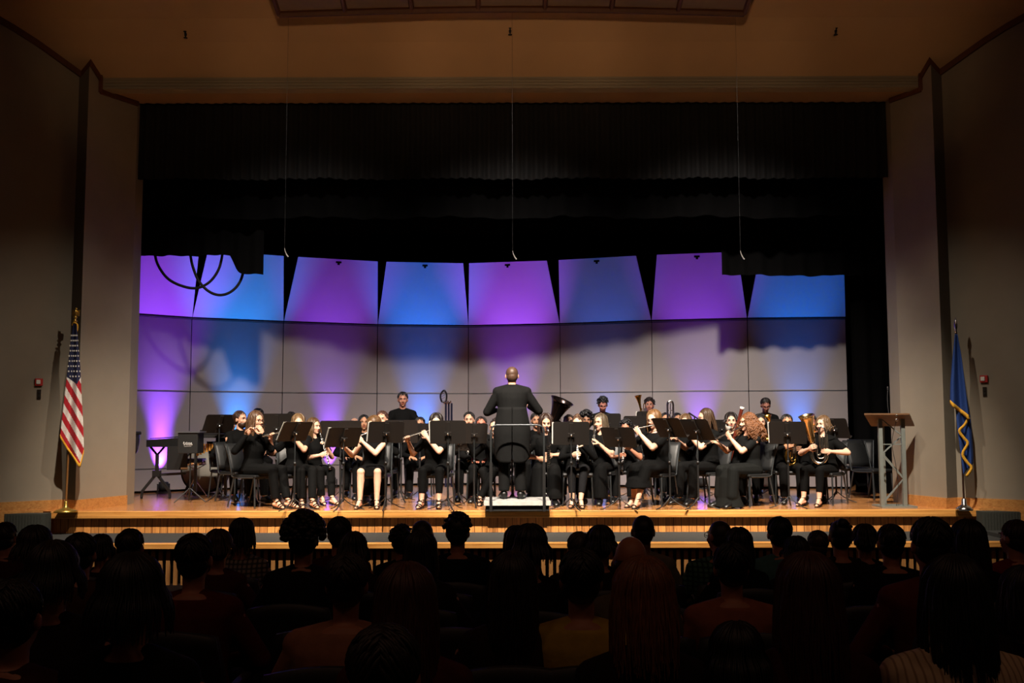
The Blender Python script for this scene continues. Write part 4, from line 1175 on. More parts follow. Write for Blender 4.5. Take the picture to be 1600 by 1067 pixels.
    ft = {k: V((k * .18, -1, 0)).normalized() for k in (1, -1)}
    heel = .0 if shoe == 'shoe' else .035
    for k in an: an[k].z += heel
    # ---- body
    b = MB(); bl = bulk
    b.loft(torso_rings(pel, X, F, U, bl, fem))
    b.tube([pel + U * .46, neck + V((0, .0, .03)), hc + RH @ V((0, .02, -.05))], [.062, .053, .055], 12)
    HM = Matrix.Translation(hc) @ RH.to_4x4(); b.X = HM
    b.ell((0, .018, .028), (.075, .094, .090), seg=20, rings=14)
    b.ell((0, -.012, -.035), (.058, .074, .078), seg=18, rings=12)
    b.ell((0, -.055, -.088), (.026, .026, .022), seg=12, rings=8)       # chin
    b.ell((0, -.066, .033), (.050, .018, .012), seg=12, rings=8)       # brow
    for k in (1, -1): b.ell((k * .040, -.052, -.022), (.022, .026, .022), seg=10, rings=8)  # cheeks
    b.tube([(0, -.076, .022), (0, -.090, -.006), (0, -.104, -.024), (0, -.090, -.032)], [.008, .009, .013, .008], 8)  # nose
    for k in (1, -1):
        b.ell((k * .013, -.088, -.029), (.008, .010, .007), seg=8, rings=6)
        b.ell((k * .080, .012, -.006), (.010, .020, .032), seg=10, rings=8)
    b.X = Matrix.Identity(4)
    for k in (1, -1):
        e, w, d, n, curl = arm[k]
        b.capsule(S[k], e, .050 * (.5 + .5 * bl), .040 * (.6 + .4 * bl)); b.capsule(e, mix(e, w, .35), .040, .041 * (.6 + .4 * bl)); b.capsule(mix(e, w, .35), w, .040 * (.6 + .4 * bl), .025)
        b.capsule(hip[k], kn[k], .088 * bl, .056); b.capsule(kn[k], mix(kn[k], an[k], .32) + V((0, .018, 0)), .052, .055); b.capsule(mix(kn[k], an[k], .32) + V((0, .015, 0)), an[k], .053, .034)
        a = an[k]; f = ft[k]
        b.capsule(a + V((0, .02, -.045 - heel * .3)), a + f * .11 + V((0, 0, -.052 - heel * .8)), .032, .030); b.capsule(a, a + f * .09 + V((0, 0, -.045 - heel * .7)), .034, .026)
        b.capsule(a + f * .10 + V((0, 0, -.054 - heel * .8)), a + f * .155 + V((0, 0, -.064 - heel * .9)), .033, .020)
    body = b.build('body', skin(skinc), r, remesh=vox, smooth=3)
    hb = MB()
    for k in (1, -1):
        e, w, d, n, curl = arm[k]; hand(hb, w, d, n, k, curl)
    PEND.append((body, hb))
    # ---- face
    if face:
        for k in (1, -1):
            m = MB(); m.X = HM; m.ell((k * .030, -.0665, .010), (.0130, .0075, .0060 if nod < 8 else .0040), seg=12, rings=8); m.m = 1; m.ell((k * .030, -.0720, .0085), (.0055, .0028, .0056 if nod < 8 else .0036), seg=10, rings=6); m.tube([(k * .017, -.0695, .0125), (k * .030, -.0745, .0175), (k * .043, -.066, .0135)], .0016, 5)
            m.build('eye', [M_eye, M_iris], r)
            m = MB(); m.X = HM; m.tube([(k * .014, -.087, .030), (k * .030, -.086, .036), (k * .048, -.074, .031)], [.003, .0038, .002], 6); m.build('eyebrow', hairm(hair[1]), r)
        m = MB(); m.X = HM; m.ell((0, -.083, -.056), (.021, .010, .0065), seg=12, rings=6); m.build('lips', M_lips, r)
    if glasses:
        m = MB(); m.X = HM
        for k in (1, -1):
            m.tube([V((k * .031 + .022 * cos(a), -.098 + .006 * abs(cos(a)), .009 + .017 * sin(a))) for a in [2 * pi * j / 14 for j in range(15)]], .0024, 5)
            m.tube([(k * .053, -.092, .014), (k * .078, -.05, .014), (k * .082, .02, .008)], .0024, 5)
        m.tube([(-.009, -.099, .014), (.009, -.099, .014)], .0024, 5); m.build('glasses', M_glass, r)
    if beard:
        m = MB(); m.X = HM; m.ell((0, -.022, -.070), (.062, .068, .055), seg=18, rings=12); m.tube([(-.028, -.082, -.055), (-.016, -.094, -.045), (0, -.097, -.043), (.016, -.094, -.045), (.028, -.082, -.055)], .007, 6)
        m.build('beard', hairm(beard), r)
    make_hair(hair[0], hc, RH, hair[1], hair[2] if len(hair) > 2 else .2, rn, r, detail)
    # ---- clothes
    tc = cloth(top) if striped is None else striped; bc = cloth(bcol); g = .014
    t = MB(); rings = torso_rings(pel, X, F, U, bl, fem, g, top=bottom == 'tails')
    if bottom in ('trousers', 'tails', 'cropped', 'wide'): rings[0] = (rings[0][0], rings[0][1] * 1.1, rings[0][2] * 1.1)
    t.loft(rings)
    for k in (1, -1):
        if sleeve != 'none': t.capsule(neck - U * .022 + X * k * .040, S[k] + U * .010, .058, .058 * (.5 + .5 * bl))
        e, w, d, n, curl = arm[k]
        if sleeve == 'long': t.capsule(S[k] - X * k * .02, e, .064 * (.5 + .5 * bl), .053 * (.5 + .5 * bl)); t.capsule(e, w + (e - w).normalized() * .01, .053 * (.5 + .5 * bl), .036)
        elif sleeve == 'short':
            q = mix(S[k], e, .62); t.capsule(S[k] - X * k * .02, q, .064 * (.5 + .5 * bl), .060 * (.5 + .5 * bl))
        elif sleeve == 'elbow': t.capsule(S[k] - X * k * .02, mix(S[k], e, .9), .064, .055 * bl)
        else: t.capsule(S[k] - X * k * .03, mix(S[k], e, .12), .060, .056)
    if sleeve in ('long',) and fem == 0:
        t.tube([neck + V((.058 * cos(a), .0 + .058 * sin(a) + .0, -.0 - .012 * (sin(a) < 0) + .01)) for a in [2 * pi * j / 12 for j in range(13)]], .014, 6)
    PEND.append((t.build('top', tc, r, remesh=.011, smooth=4), None))
    q = MB()
    if bottom in ('trousers', 'cropped', 'wide', 'tails'):
        q.loft([(pel + U * .06, X * .165 * bl, F * .122 * bl), (pel, X * (.178) * bl, F * .132 * bl), (pel - U * .07, X * .17 * bl, F * .12 * bl)])
        for k in (1, -1):
            en = {'trousers': .96, 'tails': .97, 'cropped': .78, 'wide': .98}[bottom]; w0, w1 = {'trousers': (.070, .056), 'tails': (.078, .070), 'cropped': (.066, .050), 'wide': (.085, .115)}[bottom]
            q.capsule(hip[k], kn[k], .102 * bl, w0); q.tube([kn[k] + (kn[k] - an[k]) * .06, mix(kn[k], an[k], .3) + V((0, .01, 0)), mix(kn[k], an[k], en) + V((0, .006, 0))], [w0 * .99, (w0 * .55 + w1 * .5), w1], 16)
        PEND.append((q.build('trousers', bc, r, remesh=.011, smooth=3), None))
    else:
        hem = {'knee': .56, 'calf': .27, 'long': .02}[bottom]
        km = (kn[1] + kn[-1]) / 2; am = (an[1] + an[-1]) / 2
        wd = .150 if bottom != 'long' else .19
        for k in (1, -1):
            q.capsule(hip[k], kn[k] + V((0, .0 if bottom != 'knee' else .06, .004)), .108 * bl, .082 if bottom != 'knee' else .078)
            if bottom != 'knee': q.capsule(kn[k], mix(kn[k], an[k], .5 if bottom == 'calf' else .8), .082, .085)
        q.loft([(pel + U * .09, X * .15 * bl, F * .115 * bl), (pel + V((0, 0, -.0)), X * .185 * bl, F * .13 * bl), (pel + V((0, -.08, -.01)), X * .19 * bl, V((0, -.02, .11)) * bl)])
        if bottom == 'knee':
            q.loft([(pel, X * .19 * bl, V((0, 0, .10)) * bl), (mix(pel, km, .5) + V((0, 0, .0)), X * .175 * bl, V((0, 0, .088)) * bl), (mix(pel, km, .93), X * .155, V((0, 0, .072)))])
        else:
            q.loft([(pel, X * .19 * bl, V((0, 0, .10)) * bl), (mix(pel, km, .6), X * .18 * bl, V((0, 0, .09)) * bl), (km + V((0, .02, -.01)), X * .165, V((0, -.055, .055))), (km + V((0, -.01, -.09)), X * .165, V((0, -.085, .0))),
                    (V((am.x * .5, mix(km, am, .6).y + .03, max(hem + .12, .14))), X * wd * 1.05, V((0, -.13, 0))), (V((am.x * .6, am.y + .06, hem)), X * (wd * 1.25), V((0, -.19, 0)))])
        PEND.append((q.build('skirt', bc, r, remesh=.011, smooth=2), None))
    if bottom == 'tails':
        m = MB()
        for k in (1, -1):
            def fn(u, v, k=k):
                x = k * (.004 + .03 * max(0, v - .6) + (.150 + .05 * min(1, v * 2)) * bl * u * (1 - .22 * max(0, v - .4))); z = pel.z + .22 - .70 * v + .16 * max(0, u - .6) ** 1.6 * v * 2
                return V((x, (.125 + .04 * min(1, v * 2.2)) * bl - .004 - .13 * u * u * u - .006 * sin(u * 5), z))
            m.grid(fn, 16, 20)
        m.build('coat_tails', tc, r, solid=.012)
        m = MB(); m.tube([neck + V((.072 * cos(a), .006 + .068 * sin(a), -.004 + .0 * a)) for a in [2 * pi * j / 14 for j in range(15)]], .028, 8); m.build('collar', tc, r)
    for k in (1, -1):
        a = an[k]; f = ft[k]; m = MB(); side = V((-f.y, f.x, 0))
        if shoe == 'shoe':
            m.loft([(a - f * .052 + V((0, 0, -.040)), side * .034, V((0, 0, .040))), (a - f * .02 + V((0, 0, -.030)), side * .045, V((0, 0, .052))), (a + f * .06 + V((0, 0, -.035)), side * .047, V((0, 0, .050))), (a + f * .13 + V((0, 0, -.050)), side * .049, V((0, 0, .035))), (a + f * .19 + V((0, 0, -.062)), side * .032, V((0, 0, .022)))])
            sh = m.build('shoe', M_shoe, r)
        else:
            z0 = V((0, 0, -.0)); zf = -a.z + .008
            m.tube([a - f * .05 + V((0, 0, -.07 - heel * .3)), a + f * .02 + V((0, 0, -.078 - heel * .5)), a + f * .10 + V((0, 0, zf + .002)), a + f * .175 + V((0, 0, zf))], [.030, .034, .040, .026], 10, flat=.22)
            m.tube([a - f * .045 + V((0, 0, -.07)), a - f * .045 + V((0, 0, zf - .004))], [.018, .010], 8)
            for j, (fo, zz, rr) in enumerate(((.0, .0, .040), (.055, -.035, .043), (.10, -.055 - heel * .6, .040), (.13, -.066 - heel * .8, .036))):
                if shoe == 'strap' and j in (1, 2): continue
                ca = a + f * fo + V((0, 0, zz))
                m.tube([ca + side * rr * cos(t) + (V((0, 0, 1)) * .6 + f * .4).normalized() * (.034 if j else .0) * max(0, sin(t)) + (f * .042 * sin(t) if j == 0 else V((0, 0, 0))) for t in ([pi * q_ / 8 for q_ in range(9)] if j else [2 * pi * q_ / 10 for q_ in range(11)])], .007, 5)
            m.build('sandal', M_shoe, r)
    bpy.context.view_layer.update()
    Mw = Matrix.Translation(r.location) @ Matrix.Rotation(radians(rz), 4, 'Z') @ Matrix.Diagonal((s, s, s, 1))
    r['_'] = 0; del r['_']
    return r, Mw, inst, s

def finish_people():
    bpy.context.view_layer.update()
    dg = bpy.context.evaluated_depsgraph_get()
    for o, extra in PEND:
        me = bpy.data.meshes.new_from_object(o.evaluated_get(dg), depsgraph=dg)
        if extra is not None:
            import bmesh
            bm = bmesh.new(); bm.from_mesh(me); t = extra.mesh('hand_geo', o.data.materials[0]); bm.from_mesh(t)
            bm.to_mesh(me); bm.free(); bpy.data.meshes.remove(t)
        me.polygons.foreach_set('use_smooth', [True] * len(me.polygons))
        o.modifiers.clear(); o.data = me
# ================================================================== the band

FAIR = (226, 172, 142); PALE = (232, 184, 156); TAN = (196, 142, 108); BROWN = (140, 94, 68)
def chair_for(r, rz, who, grp='black concert chairs of the band'):
    chair((r.location.x, r.location.y + .0, STAGE), radians(rz), 'black concert chair under the ' + who, grp)

def band(who, label, px, py, Y, rz=0, inst_label=None, seat=True, **k):
    back = k.pop('back', False)
    if not k.get('stand'): Y += .32 if Y < 14.6 else (.36 if Y < 15.2 else .2)
    if back: k.setdefault('vox', .011); k.setdefault('detail', .6)
    r, M, inst, s = make_person(label, px, py, Y, rz, **k)
    if seat and not k.get('stand'): chair_for(r, rz, who)
    if inst:
        kind = inst[0]; il = inst_label
        if kind == 'flute':
            a, b = M @ inst[1], M @ inst[2]
            flute(a, b, il or 'silver flute played by the ' + who, L=.66 if k.get('pose') == 'flute' else .36, name='flute' if k.get('pose') == 'flute' else 'piccolo')
        elif kind == 'clarinet': clarinet(M @ inst[1], M @ inst[2], il or 'black clarinet played by the ' + who, group='clarinets and oboes')
        elif kind == 'bass':
            q = M @ (inst[2] + V((.045, -.02, 0))); mm = M @ inst[1]; bass_clarinet(mm, q.x, q.y, il or 'tall bass clarinet with silver bell held by the ' + who)
        elif kind == 'trumpet':
            p_ = M @ inst[1]; d = (M.to_3x3() @ inst[2]).normalized(); trumpet(p_, d, il or 'gold trumpet held by the ' + who)
        elif kind == 'bassoon': bassoon(M @ inst[1], M @ inst[2], il)
    return r, M, inst, s

# front row, left to right
band('long-haired piccolo player at far left', 'person with long wavy brown hair and glasses, playing a piccolo at the far left front', 402, 658, 14.05, 62, pose='piccolo', turn=-8, nod=4, hair=('wavy', (132, 90, 56), .48), skinc=FAIR, fem=1, shoe='sandal', glasses=True, legs='angled', lean=4)
band('bearded man', 'person with brown hair and a full beard, seated behind the long-haired piccolo player', 377, 656, 15.0, 50, pose='clarinet', turn=12, hair=('short', (86, 50, 28)), skinc=FAIR, beard=(92, 54, 32), bulk=1.12)
band('black-haired player behind the piccolo', 'person with black hair, only the top of the head showing above the piccolo player', 404, 651, 16.6, 20, pose='lap', hair=('short', (16, 13, 12)), skinc=TAN, back=1)
band('dark-haired player left of the beard', 'person with dark hair mostly hidden behind the bearded man', 361, 664, 15.7, 40, pose='lap', hair=('short', (30, 22, 18)), skinc=TAN, back=1)
band('blond flutist behind the slanted stand', 'person with blond hair playing flute, head half hidden by the leftmost slanted front stand', 467, 662, 14.25, 30, pose='flute', turn=-14, nod=4, hair=('bob', (158, 120, 72), .14), skinc=FAIR, fem=1, sleeve='short', shoe='sandal', legs='angled')
band('dark-haired player behind the blond flutist', 'person with dark hair peeking over the stand left of the blond flutist', 455, 657, 15.9, 10, pose='lap', hair=('short', (24, 18, 15)), skinc=FAIR, back=1)
band('clarinetist with long blond waves', 'person with long blond-brown wavy hair in profile, playing a clarinet', 492, 667, 14.75, 38, pose='clarinet', turn=20, nod=2, hair=('wavy', (142, 100, 56), .30), skinc=PALE, fem=1, sleeve='short', shoe='strap', legs='angled')
band('bald player', 'person with a bald head just above the stands left of the short dress flutist', 554, 664, 16.6, 10, pose='lap', hair=('bald', (60, 44, 36)), skinc=FAIR, back=1)
band('dark-haired player beside the bald one', 'person with dark hair between the bald player and the flutist in the short dress', 569, 661, 16.0, 10, pose='lap', hair=('short', (20, 16, 14)), skinc=TAN, back=1)
band('flutist in the short dress', 'person in a knee length black dress with bare legs, long light brown hair, playing flute', 584, 664, 14.2, -2, pose='flute', turn=-26, nod=20, tilt=6, hair=('long', (148, 104, 58), .34), skinc=PALE, fem=1, sleeve='none', bottom='knee', shoe='strap', flute_d=(-1, -.2, -.42))
band('reddish-haired player', 'person with short reddish brown hair right behind the flutist in the short dress', 597, 656, 15.4, -5, pose='clarinet', hair=('short', (110, 60, 36)), skinc=FAIR, back=1)
band('standing man at left', 'person standing at the back left in a black shirt with short black hair', 630, 625, 16.6, 8, stand=True, pose='hold', seat=False, hair=('short', (18, 14, 13)), skinc=(186, 128, 104), nod=4)
band('dark-haired player below the standing man', 'person with dark hair glimpsed just left of the wavy-haired flutist', 656, 664, 16.2, 0, pose='lap', hair=('short', (24, 18, 16)), skinc=TAN, back=1)
band('wavy dark-haired flutist', 'person with wavy dark hair and cropped black trousers, playing a flute left of centre', 682, 661, 14.2, -6, pose='flute', turn=8, nod=10, hair=('wavy', (46, 30, 22), .20), skinc=PALE, fem=1, bulk=1.08, sleeve='short', bottom='cropped', shoe='sandal', legs='normal', flute_d=(-1, -.15, -.30))
band('dark-haired man left of the conductor', 'person with short dark hair facing forward between the stands left of the conductor', 733, 661, 15.6, 0, pose='clarinet', hair=('short', (24, 18, 15)), skinc=FAIR, back=1, s=1.04)
band('player beside the conductor elbow', 'person with brown hair peeking out beside the conductor\'s left-hand elbow', 752, 664, 15.3, 0, pose='lap', hair=('short', (44, 28, 22)), skinc=(200, 120, 96), back=1)
band('flutist hidden by the conductor', 'person in black long sleeves and trousers playing flute, head hidden behind the conductor', 773, 668, 14.65, -14, pose='flute', turn=0, nod=8, hair=('bun', (50, 34, 26)), skinc=FAIR, fem=1, shoe='sandal', legs='crossed')
cond = band('conductor', 'person conducting from the podium in a black tailcoat, seen from behind', 800, 587, 13.98, 180, stand=True, pose='conduct', seat=False, hair=('crop', (120, 84, 62)), skinc=FAIR, base=STAGE + .142, bulk=1.16, nk=.04, bottom='tails', top=(17, 17, 17), bcol=(15, 15, 15), vox=.008)
# conductor seen from behind: local +x is on the picture's left
band('bass clarinet player', 'person with long dark brown hair behind a bass clarinet, just right of the conductor', 853, 661, 14.55, -2, pose='bassclarinet', nod=14, turn=4, hair=('wavy', (78, 46, 30), .22), skinc=FAIR, fem=1, sleeve='short', bottom='wide', bulk=1.05)
band('tuba player', 'person with dark hair half hidden behind the conductor, holding the dark tuba', 838, 658, 15.9, 0, pose='lap', hair=('short', (34, 24, 20)), skinc=TAN, back=1)
band('brown-haired player right of the tuba', 'person with short brown hair behind, just left of the player with pulled back hair', 889, 661, 15.5, 0, pose='lap', hair=('short', (60, 40, 28)), skinc=FAIR, back=1)
band('front row player right of the podium', 'person with light brown hair pulled back, forehead showing above the stand right of the podium', 902, 663, 14.3, -4, pose='clarinet', nod=8, hair=('bun', (128, 88, 58)), skinc=PALE, fem=1, bcol=(24, 24, 26), bottom='cropped', shoe='strap', legs='angled')
band('player with a dark afro', 'person with a round dark afro behind the stands between the two brown-haired clarinet players', 916, 658, 15.9, 0, pose='lap', hair=('afro', (20, 16, 14)), skinc=BROWN, back=1)
band('clarinetist right of centre', 'person with long ash blond hair in black wide trousers, playing a clarinet right of centre', 937, 661, 14.65, -22, pose='clarinet', turn=-18, nod=2, hair=('long', (124, 102, 74), .24), skinc=FAIR, fem=1, sleeve='short', bottom='wide')
band('standing man with black hair', 'person standing at the back right of centre in black, head bowed, with thick black hair', 941, 632, 16.7, 0, stand=True, pose='hold', seat=False, hair=('curlytop', (14, 12, 12)), skinc=(170, 110, 96), nod=26)
band('curly dark-haired clarinetist', 'person with round curly black hair behind the slanted stand, forearm bare', 977, 669, 15.0, -14, pose='clarinet', hair=('curlytop', (18, 15, 14)), skinc=(176, 118, 90), sleeve='short', nod=10)
t = band('standing brass player', 'person standing at the back with curly hair, raising a small gold horn beside the face', 1014, 634, 16.9, -10, stand=True, pose='hold', seat=False, hair=('curlytop', (44, 28, 22)), skinc=(170, 112, 92), hands={-1: ((-.12, -.26, 1.42), (.8, .4, 0), .7, (-1, .2, -.6)), 1: ((.0, -.3, 1.30), (-.8, .4, 0), .7, (1, .2, -.6))})
band('blond flutist with glasses', 'person with long blond hair, glasses and calf length black skirt, playing flute', 1020, 656, 14.2, -38, pose='flute', turn=0, nod=12, hair=('long', (176, 122, 70), .32), skinc=PALE, fem=1, bulk=1.2, sleeve='short', bottom='calf', shoe='strap', glasses=True, legs='angled', flute_d=(-1, -.5, -.22))
band('trombone player', 'person with dark hair behind an upright chrome slide, right of the blond flutist', 1040, 658, 16.0, 0, pose='lap', hair=('short', (22, 17, 15)), skinc=TAN, back=1)
band('dark-haired player right of the slide', 'person with dark hair half hidden right of the chrome trombone slide', 1058, 658, 16.4, 0, pose='lap', hair=('short', (20, 15, 14)), skinc=TAN, back=1)
band('light-haired flutist between the slanted stands', 'person with brown-blond hair between two slanted stands, playing a flute', 1070, 661, 15.15, -25, pose='flute', turn=5, nod=6, hair=('bob', (150, 112, 72), .12), skinc=PALE, fem=1, flute_d=(-1, -.3, -.62))
band('long-haired man with glasses', 'person with long light brown hair and black glasses in profile facing left, in black', 1100, 654, 14.5, -52, pose='flute', turn=-22, nod=6, hair=('long', (104, 72, 46), .26), skinc=FAIR, glasses=True, sleeve='short', flute_d=(-1, -.6, -.6), beard=(130, 84, 60))
band('bassoonist', 'person with dark brown hair looking forward just left of the curly-haired flutist', 1142, 659, 15.0, -10, pose='bassoon', inst_label='dark red bassoon with white top ring rising above the curly-haired flutist', hair=('bob', (44, 30, 24), .06), skinc=PALE, sleeve='short', hands=None)
band('grey-haired player behind the curls', 'person with straight dark grey hair right behind the curly-haired flutist', 1188, 661, 15.4, -10, pose='lap', hair=('bob', (58, 54, 52), .10), skinc=FAIR, back=1)
band('curly-haired flutist', 'person with big curly auburn hair in a floor length black dress, playing flute', 1166, 661, 13.98, -58, pose='flute', turn=-16, nod=2, hair=('curly', (176, 108, 58), .30), skinc=FAIR, fem=1, bulk=1.06, sleeve='short', top=(17, 18, 18), bcol=(20, 21, 20), bottom='long', flute_d=(-1, -.75, -.62), vox=.008)
band('standing man with glasses', 'person standing at the back right with brown hair and glasses, looking down', 1194, 633, 16.6, -6, stand=True, pose='hold', seat=False, hair=('short', (40, 26, 20)), skinc=(176, 116, 98), nod=26, glasses=True)
A31 = band('glasses-wearing brass player', 'person with short dark hair and glasses behind the rightmost front row stand', 1229, 661, 14.75, -8, pose='euph', hair=('short', (24, 18, 15)), skinc=TAN, glasses=True)
band('dark-haired horn player', 'person with dark hair behind the euphonium bell at far right', 1266, 660, 15.35, -14, pose='trumpet', hair=('short', (26, 20, 18)), skinc=(190, 120, 96), inst_label='brass trumpet half hidden behind the silver euphonium')
A32 = band('euphonium player at far right', 'person with shoulder length wavy blond hair playing a silver euphonium at the right end', 1284, 664, 14.3, -42, pose='euph', turn=-10, nod=2, hair=('wavy', (152, 114, 72), .13), skinc=PALE, fem=1, bulk=1.12, sleeve='short', bottom='cropped', shoe='strap', legs='normal')
q = A32[1] @ V((.03, -.27, .80)); q.z = at(1262, 693, q.y).z
euphonium(q, radians(-24), 1.0, M_silver, 'silver euphonium with gold lined bell, in the lap of the player at far right', bellmetal=mat('pale_gold_bell', (240, 206, 150), .22, metal=1.0, var=.04), bell_dir=(-.16, -.30, 1), bl=.40, r0=.045, bR=.115)
q = A31[1] @ V((.0, -.27, .74)); q.z = at(1223, 704, q.y).z
euphonium(q, radians(8), .72, M_brass, 'gold brass horn curling below the rightmost front stand', name='baritone_horn', bell_dir=(-.34, 0, 1))
# tuba
euphonium(at(862, 690, 15.45), radians(0), 1.35, mat('dark_lacquer', (58, 48, 46), .2, metal=.9), 'large dark lacquered tuba with its bell tilted right, right of the conductor', name='tuba', bell_dir=(.42, -.25, 1))
# raised horn
euphonium(at(1004, 641, 16.5), radians(20), .48, M_brass, 'small gold horn raised beside the face of the standing brass player', name='alto_horn', bell_dir=(-.2, 0, 1))
# trombone slide standing up
tY = 15.6; p0 = at(1048, 672, tY); pz = at(1048, 627, tY).z
r = empty('trombone', p0, label='chrome trombone slide and bend rising above the stand right of the blond flutist', cat='trombone')
h = pz - p0.z
m = MB(); m.tube([(-.045, 0, -.25)] + arc([(-.045, 0, h - .05), (-.03, 0, h - .01), (0, 0, h), (.03, 0, h - .01), (.045, 0, h - .05)], 5) + [(.045, 0, -.25)], .016, 10); m.build('tuning_bend', M_chrome, r)
MB().tube([(-.045, 0, h - .14), (.045, 0, h - .14)], .009, 8).tube([(.0, -.01, h - .03), (.0, -.01, h - .2)], .007, 8).build('brace', M_chrome, r)
MB().lathe(bell_prof(.10, .34, .012, 3.2), M_dir((.045, 0, -.2), (.05, -.3, -1)), 24).build('bell', M_brass, r)
# boom microphone stand, black, behind the band
bY = 16.8; xb_ = xat(1086, bY); r = empty('boom_microphone_stand', (xb_, bY, STAGE), label='thin black boom microphone stand in front of the purple light at right', cat='microphone stand')
MB().tube([(0, 0, .02), (0, 0, at(1086, 652, bY).z - STAGE)], .011, 8).build('pole', M_blkmetal, r)
MB().tube([at(1076, 645, bY) - V((xb_, bY, STAGE)), at(1092, 655, bY) - V((xb_, bY, STAGE))], [.016, .010], 8).build('boom', M_blkmetal, r)
for k in range(3): a = radians(120 * k); MB().tube([(0, 0, .12), (cos(a) * .28, sin(a) * .28, .012)], .009, 6).build('leg', M_blkmetal, r)
# white cone mute
r = empty('white_cone_mute', at(1138, 671, 14.62), label='small white cone mute in front of the curly-haired flutist\'s mouth', cat='mute')
MB().lathe([(0, -.045), (.022, -.045), (.05, .04), (.052, .045), (.044, .045), (.018, -.03)], Matrix.Rotation(.12, 4, 'Y'), 20).build('cone', M_white, r)
MB().tube([(-.03, 0, .04), (-.034, 0, .075)], .004, 6).build('wire', M_white, r)

# music stands ------------------------------------------------------
GS = 'black music stands of the band'
def st(px, Y, cy, a, who, paper=None, plab=None, **k):
    z = at(px, cy, Y).z; return music_stand(px, Y, z, a, 'black music stand ' + who, GS, paper=paper, paper_label=plab, **k)
st(461, 13.82, 674, -52, 'slanted, second from the left in the front row', 2, 'white sheet music edge on the slanted stand of the blond flutist', tilt=32, h=.31)
st(537, 13.78, 683, -36, 'slanted and low, left of the flutist in the short dress', 3, 'white sheets sticking out both sides of the low slanted stand', tilt=30, h=.31)
st(603, 14.0 - .1, 675, -20, 'covering the flutist in the short dress', 2, 'white sheet edge right of the stand before the short dress', tilt=22, h=.31)
st(700, 13.82, 675, 0, 'squarely in front of the wavy dark-haired flutist', 2, 'white sheet edge on the stand of the wavy dark-haired flutist', tilt=15, h=.33)
st(892.5, 13.82, 677, 0, 'squarely in front of the player right of the podium', 2, 'white sheet edge on the stand right of the podium', tilt=15, h=.33)
st(967, 13.86, 683, 32, 'slanted, in front of the curly dark-haired clarinetist', 3, 'white sheets sticking out right of the slanted stand by the blond flutist', tilt=28, h=.31)
st(1046, 13.9, 668, 50, 'slanted, just right of the blond flutist with glasses', 2, 'white sheet edges on the stand right of the blond flutist', tilt=34, h=.32)
st(1090, 13.86, 671, 52, 'slanted, in front of the long-haired man', 2, 'white sheet edge on the stand of the long-haired man', tilt=32, h=.34)
st(1231, 14.0, 676, 20, 'squarely right of the curly-haired flutist, rightmost of the front row', 2, 'white sheet edges on the rightmost front stand', tilt=20, h=.33)
st(342, 15.5, 662, -42, 'left of the bearded man, leftmost on the stage', tilt=34, h=.34)
st(432, 15.3, 668, -8, 'right behind the long-haired piccolo player', h=.44, w=.54, tilt=15)
st(532, 15.25, 674, -10, 'behind the low slanted stand', 2, 'white sheet edge on the stand behind the low slanted one', h=.34, w=.62, tilt=16)
st(627, 15.3, 674, 0, 'below the standing man at left', h=.36, w=.5, tilt=15)
st(656, 15.5, 676, 5, 'with a white page, left of the wavy dark-haired flutist', 1, 'white page beside the wavy dark-haired flutist', h=.3, w=.35, tilt=15)
st(741, 14.35, 677, -12, 'close to the conductor\'s left elbow', 2, 'white page edge beside the conductor\'s sleeve', h=.30, w=.38, tilt=18)
st(717, 15.0, 690, 0, 'low between the wavy-haired flutist and the conductor', 1, 'small white page low between flutist and conductor', h=.28, w=.4, tilt=18)
st(800, 14.62, 690, 180, 'hidden in front of the conductor', tilt=62, w=.55, h=.36)
st(950, 16.1, 661, 5, 'before the standing man with black hair', h=.32, w=.42, tilt=15)
st(992, 16.1, 663, 0, 'before the standing brass player', h=.28, w=.36, tilt=15)
st(1128, 15.9, 669, 8, 'behind the long-haired man\'s shoulder', h=.28, w=.4, tilt=15)
st(1203, 15.8, 672, 0, 'below the standing man with glasses', h=.36, w=.42, tilt=15)
st(1305, 15.0, 669, 40, 'behind the euphonium player, rightmost on the stage', h=.34, w=.42, tilt=30)
st(1006, 16.45, 652, -10, 'with a bluish page, holding the standing brass player\'s music', 1, 'pale bluish page in front of the standing brass player\'s face', h=.2, w=.24, tilt=10, legs=True)
# multicoloured binder page
o = MB().box((0, 0, 0), (.15, .012, .30), Matrix.Rotation(.16, 3, 'Y')).build('gold_tubed_horn_edge', M_paper)
bpy.data.objects.remove(o)
hc_ = empty('french_horn', at(1207, 674, 14.45), label='gold french horn tubing between the curly-haired flutist and the rightmost front stand', cat='brass instrument')
m = MB()
for k in range(5): m.tube(arc([(-.055 + .012 * k, 0, .12 - .05 * k), (-.01 + .01 * k, -.02, .11 - .05 * k), (.045, -.01, .04 - .05 * k)], 5), .008, 7)
m.build('tubing', M_brass, hc_)
MB().lathe(bell_prof(.06, .14, .012, 3), M_dir((-.03, 0, .10), (-.35, -.3, 1)), 20).build('bell', M_brass, hc_)
MB().lathe(bell_prof(.06, .10, .012, 3), M_dir((-.0, 0, -.10), (-1, -.3, .15)), 20).build('lower_branch', M_brass, hc_)
# empty chairs in the right wing
chair((xat(1362, 15.6), 15.6, STAGE), radians(-160 + 180 + 8), 'empty dark chair in the right wing behind the lectern', 'empty chairs')
chair((xat(1338, 16.3), 16.3, STAGE), radians(-30), 'empty dark chair deep in the right wing, left of the lectern', 'empty chairs')
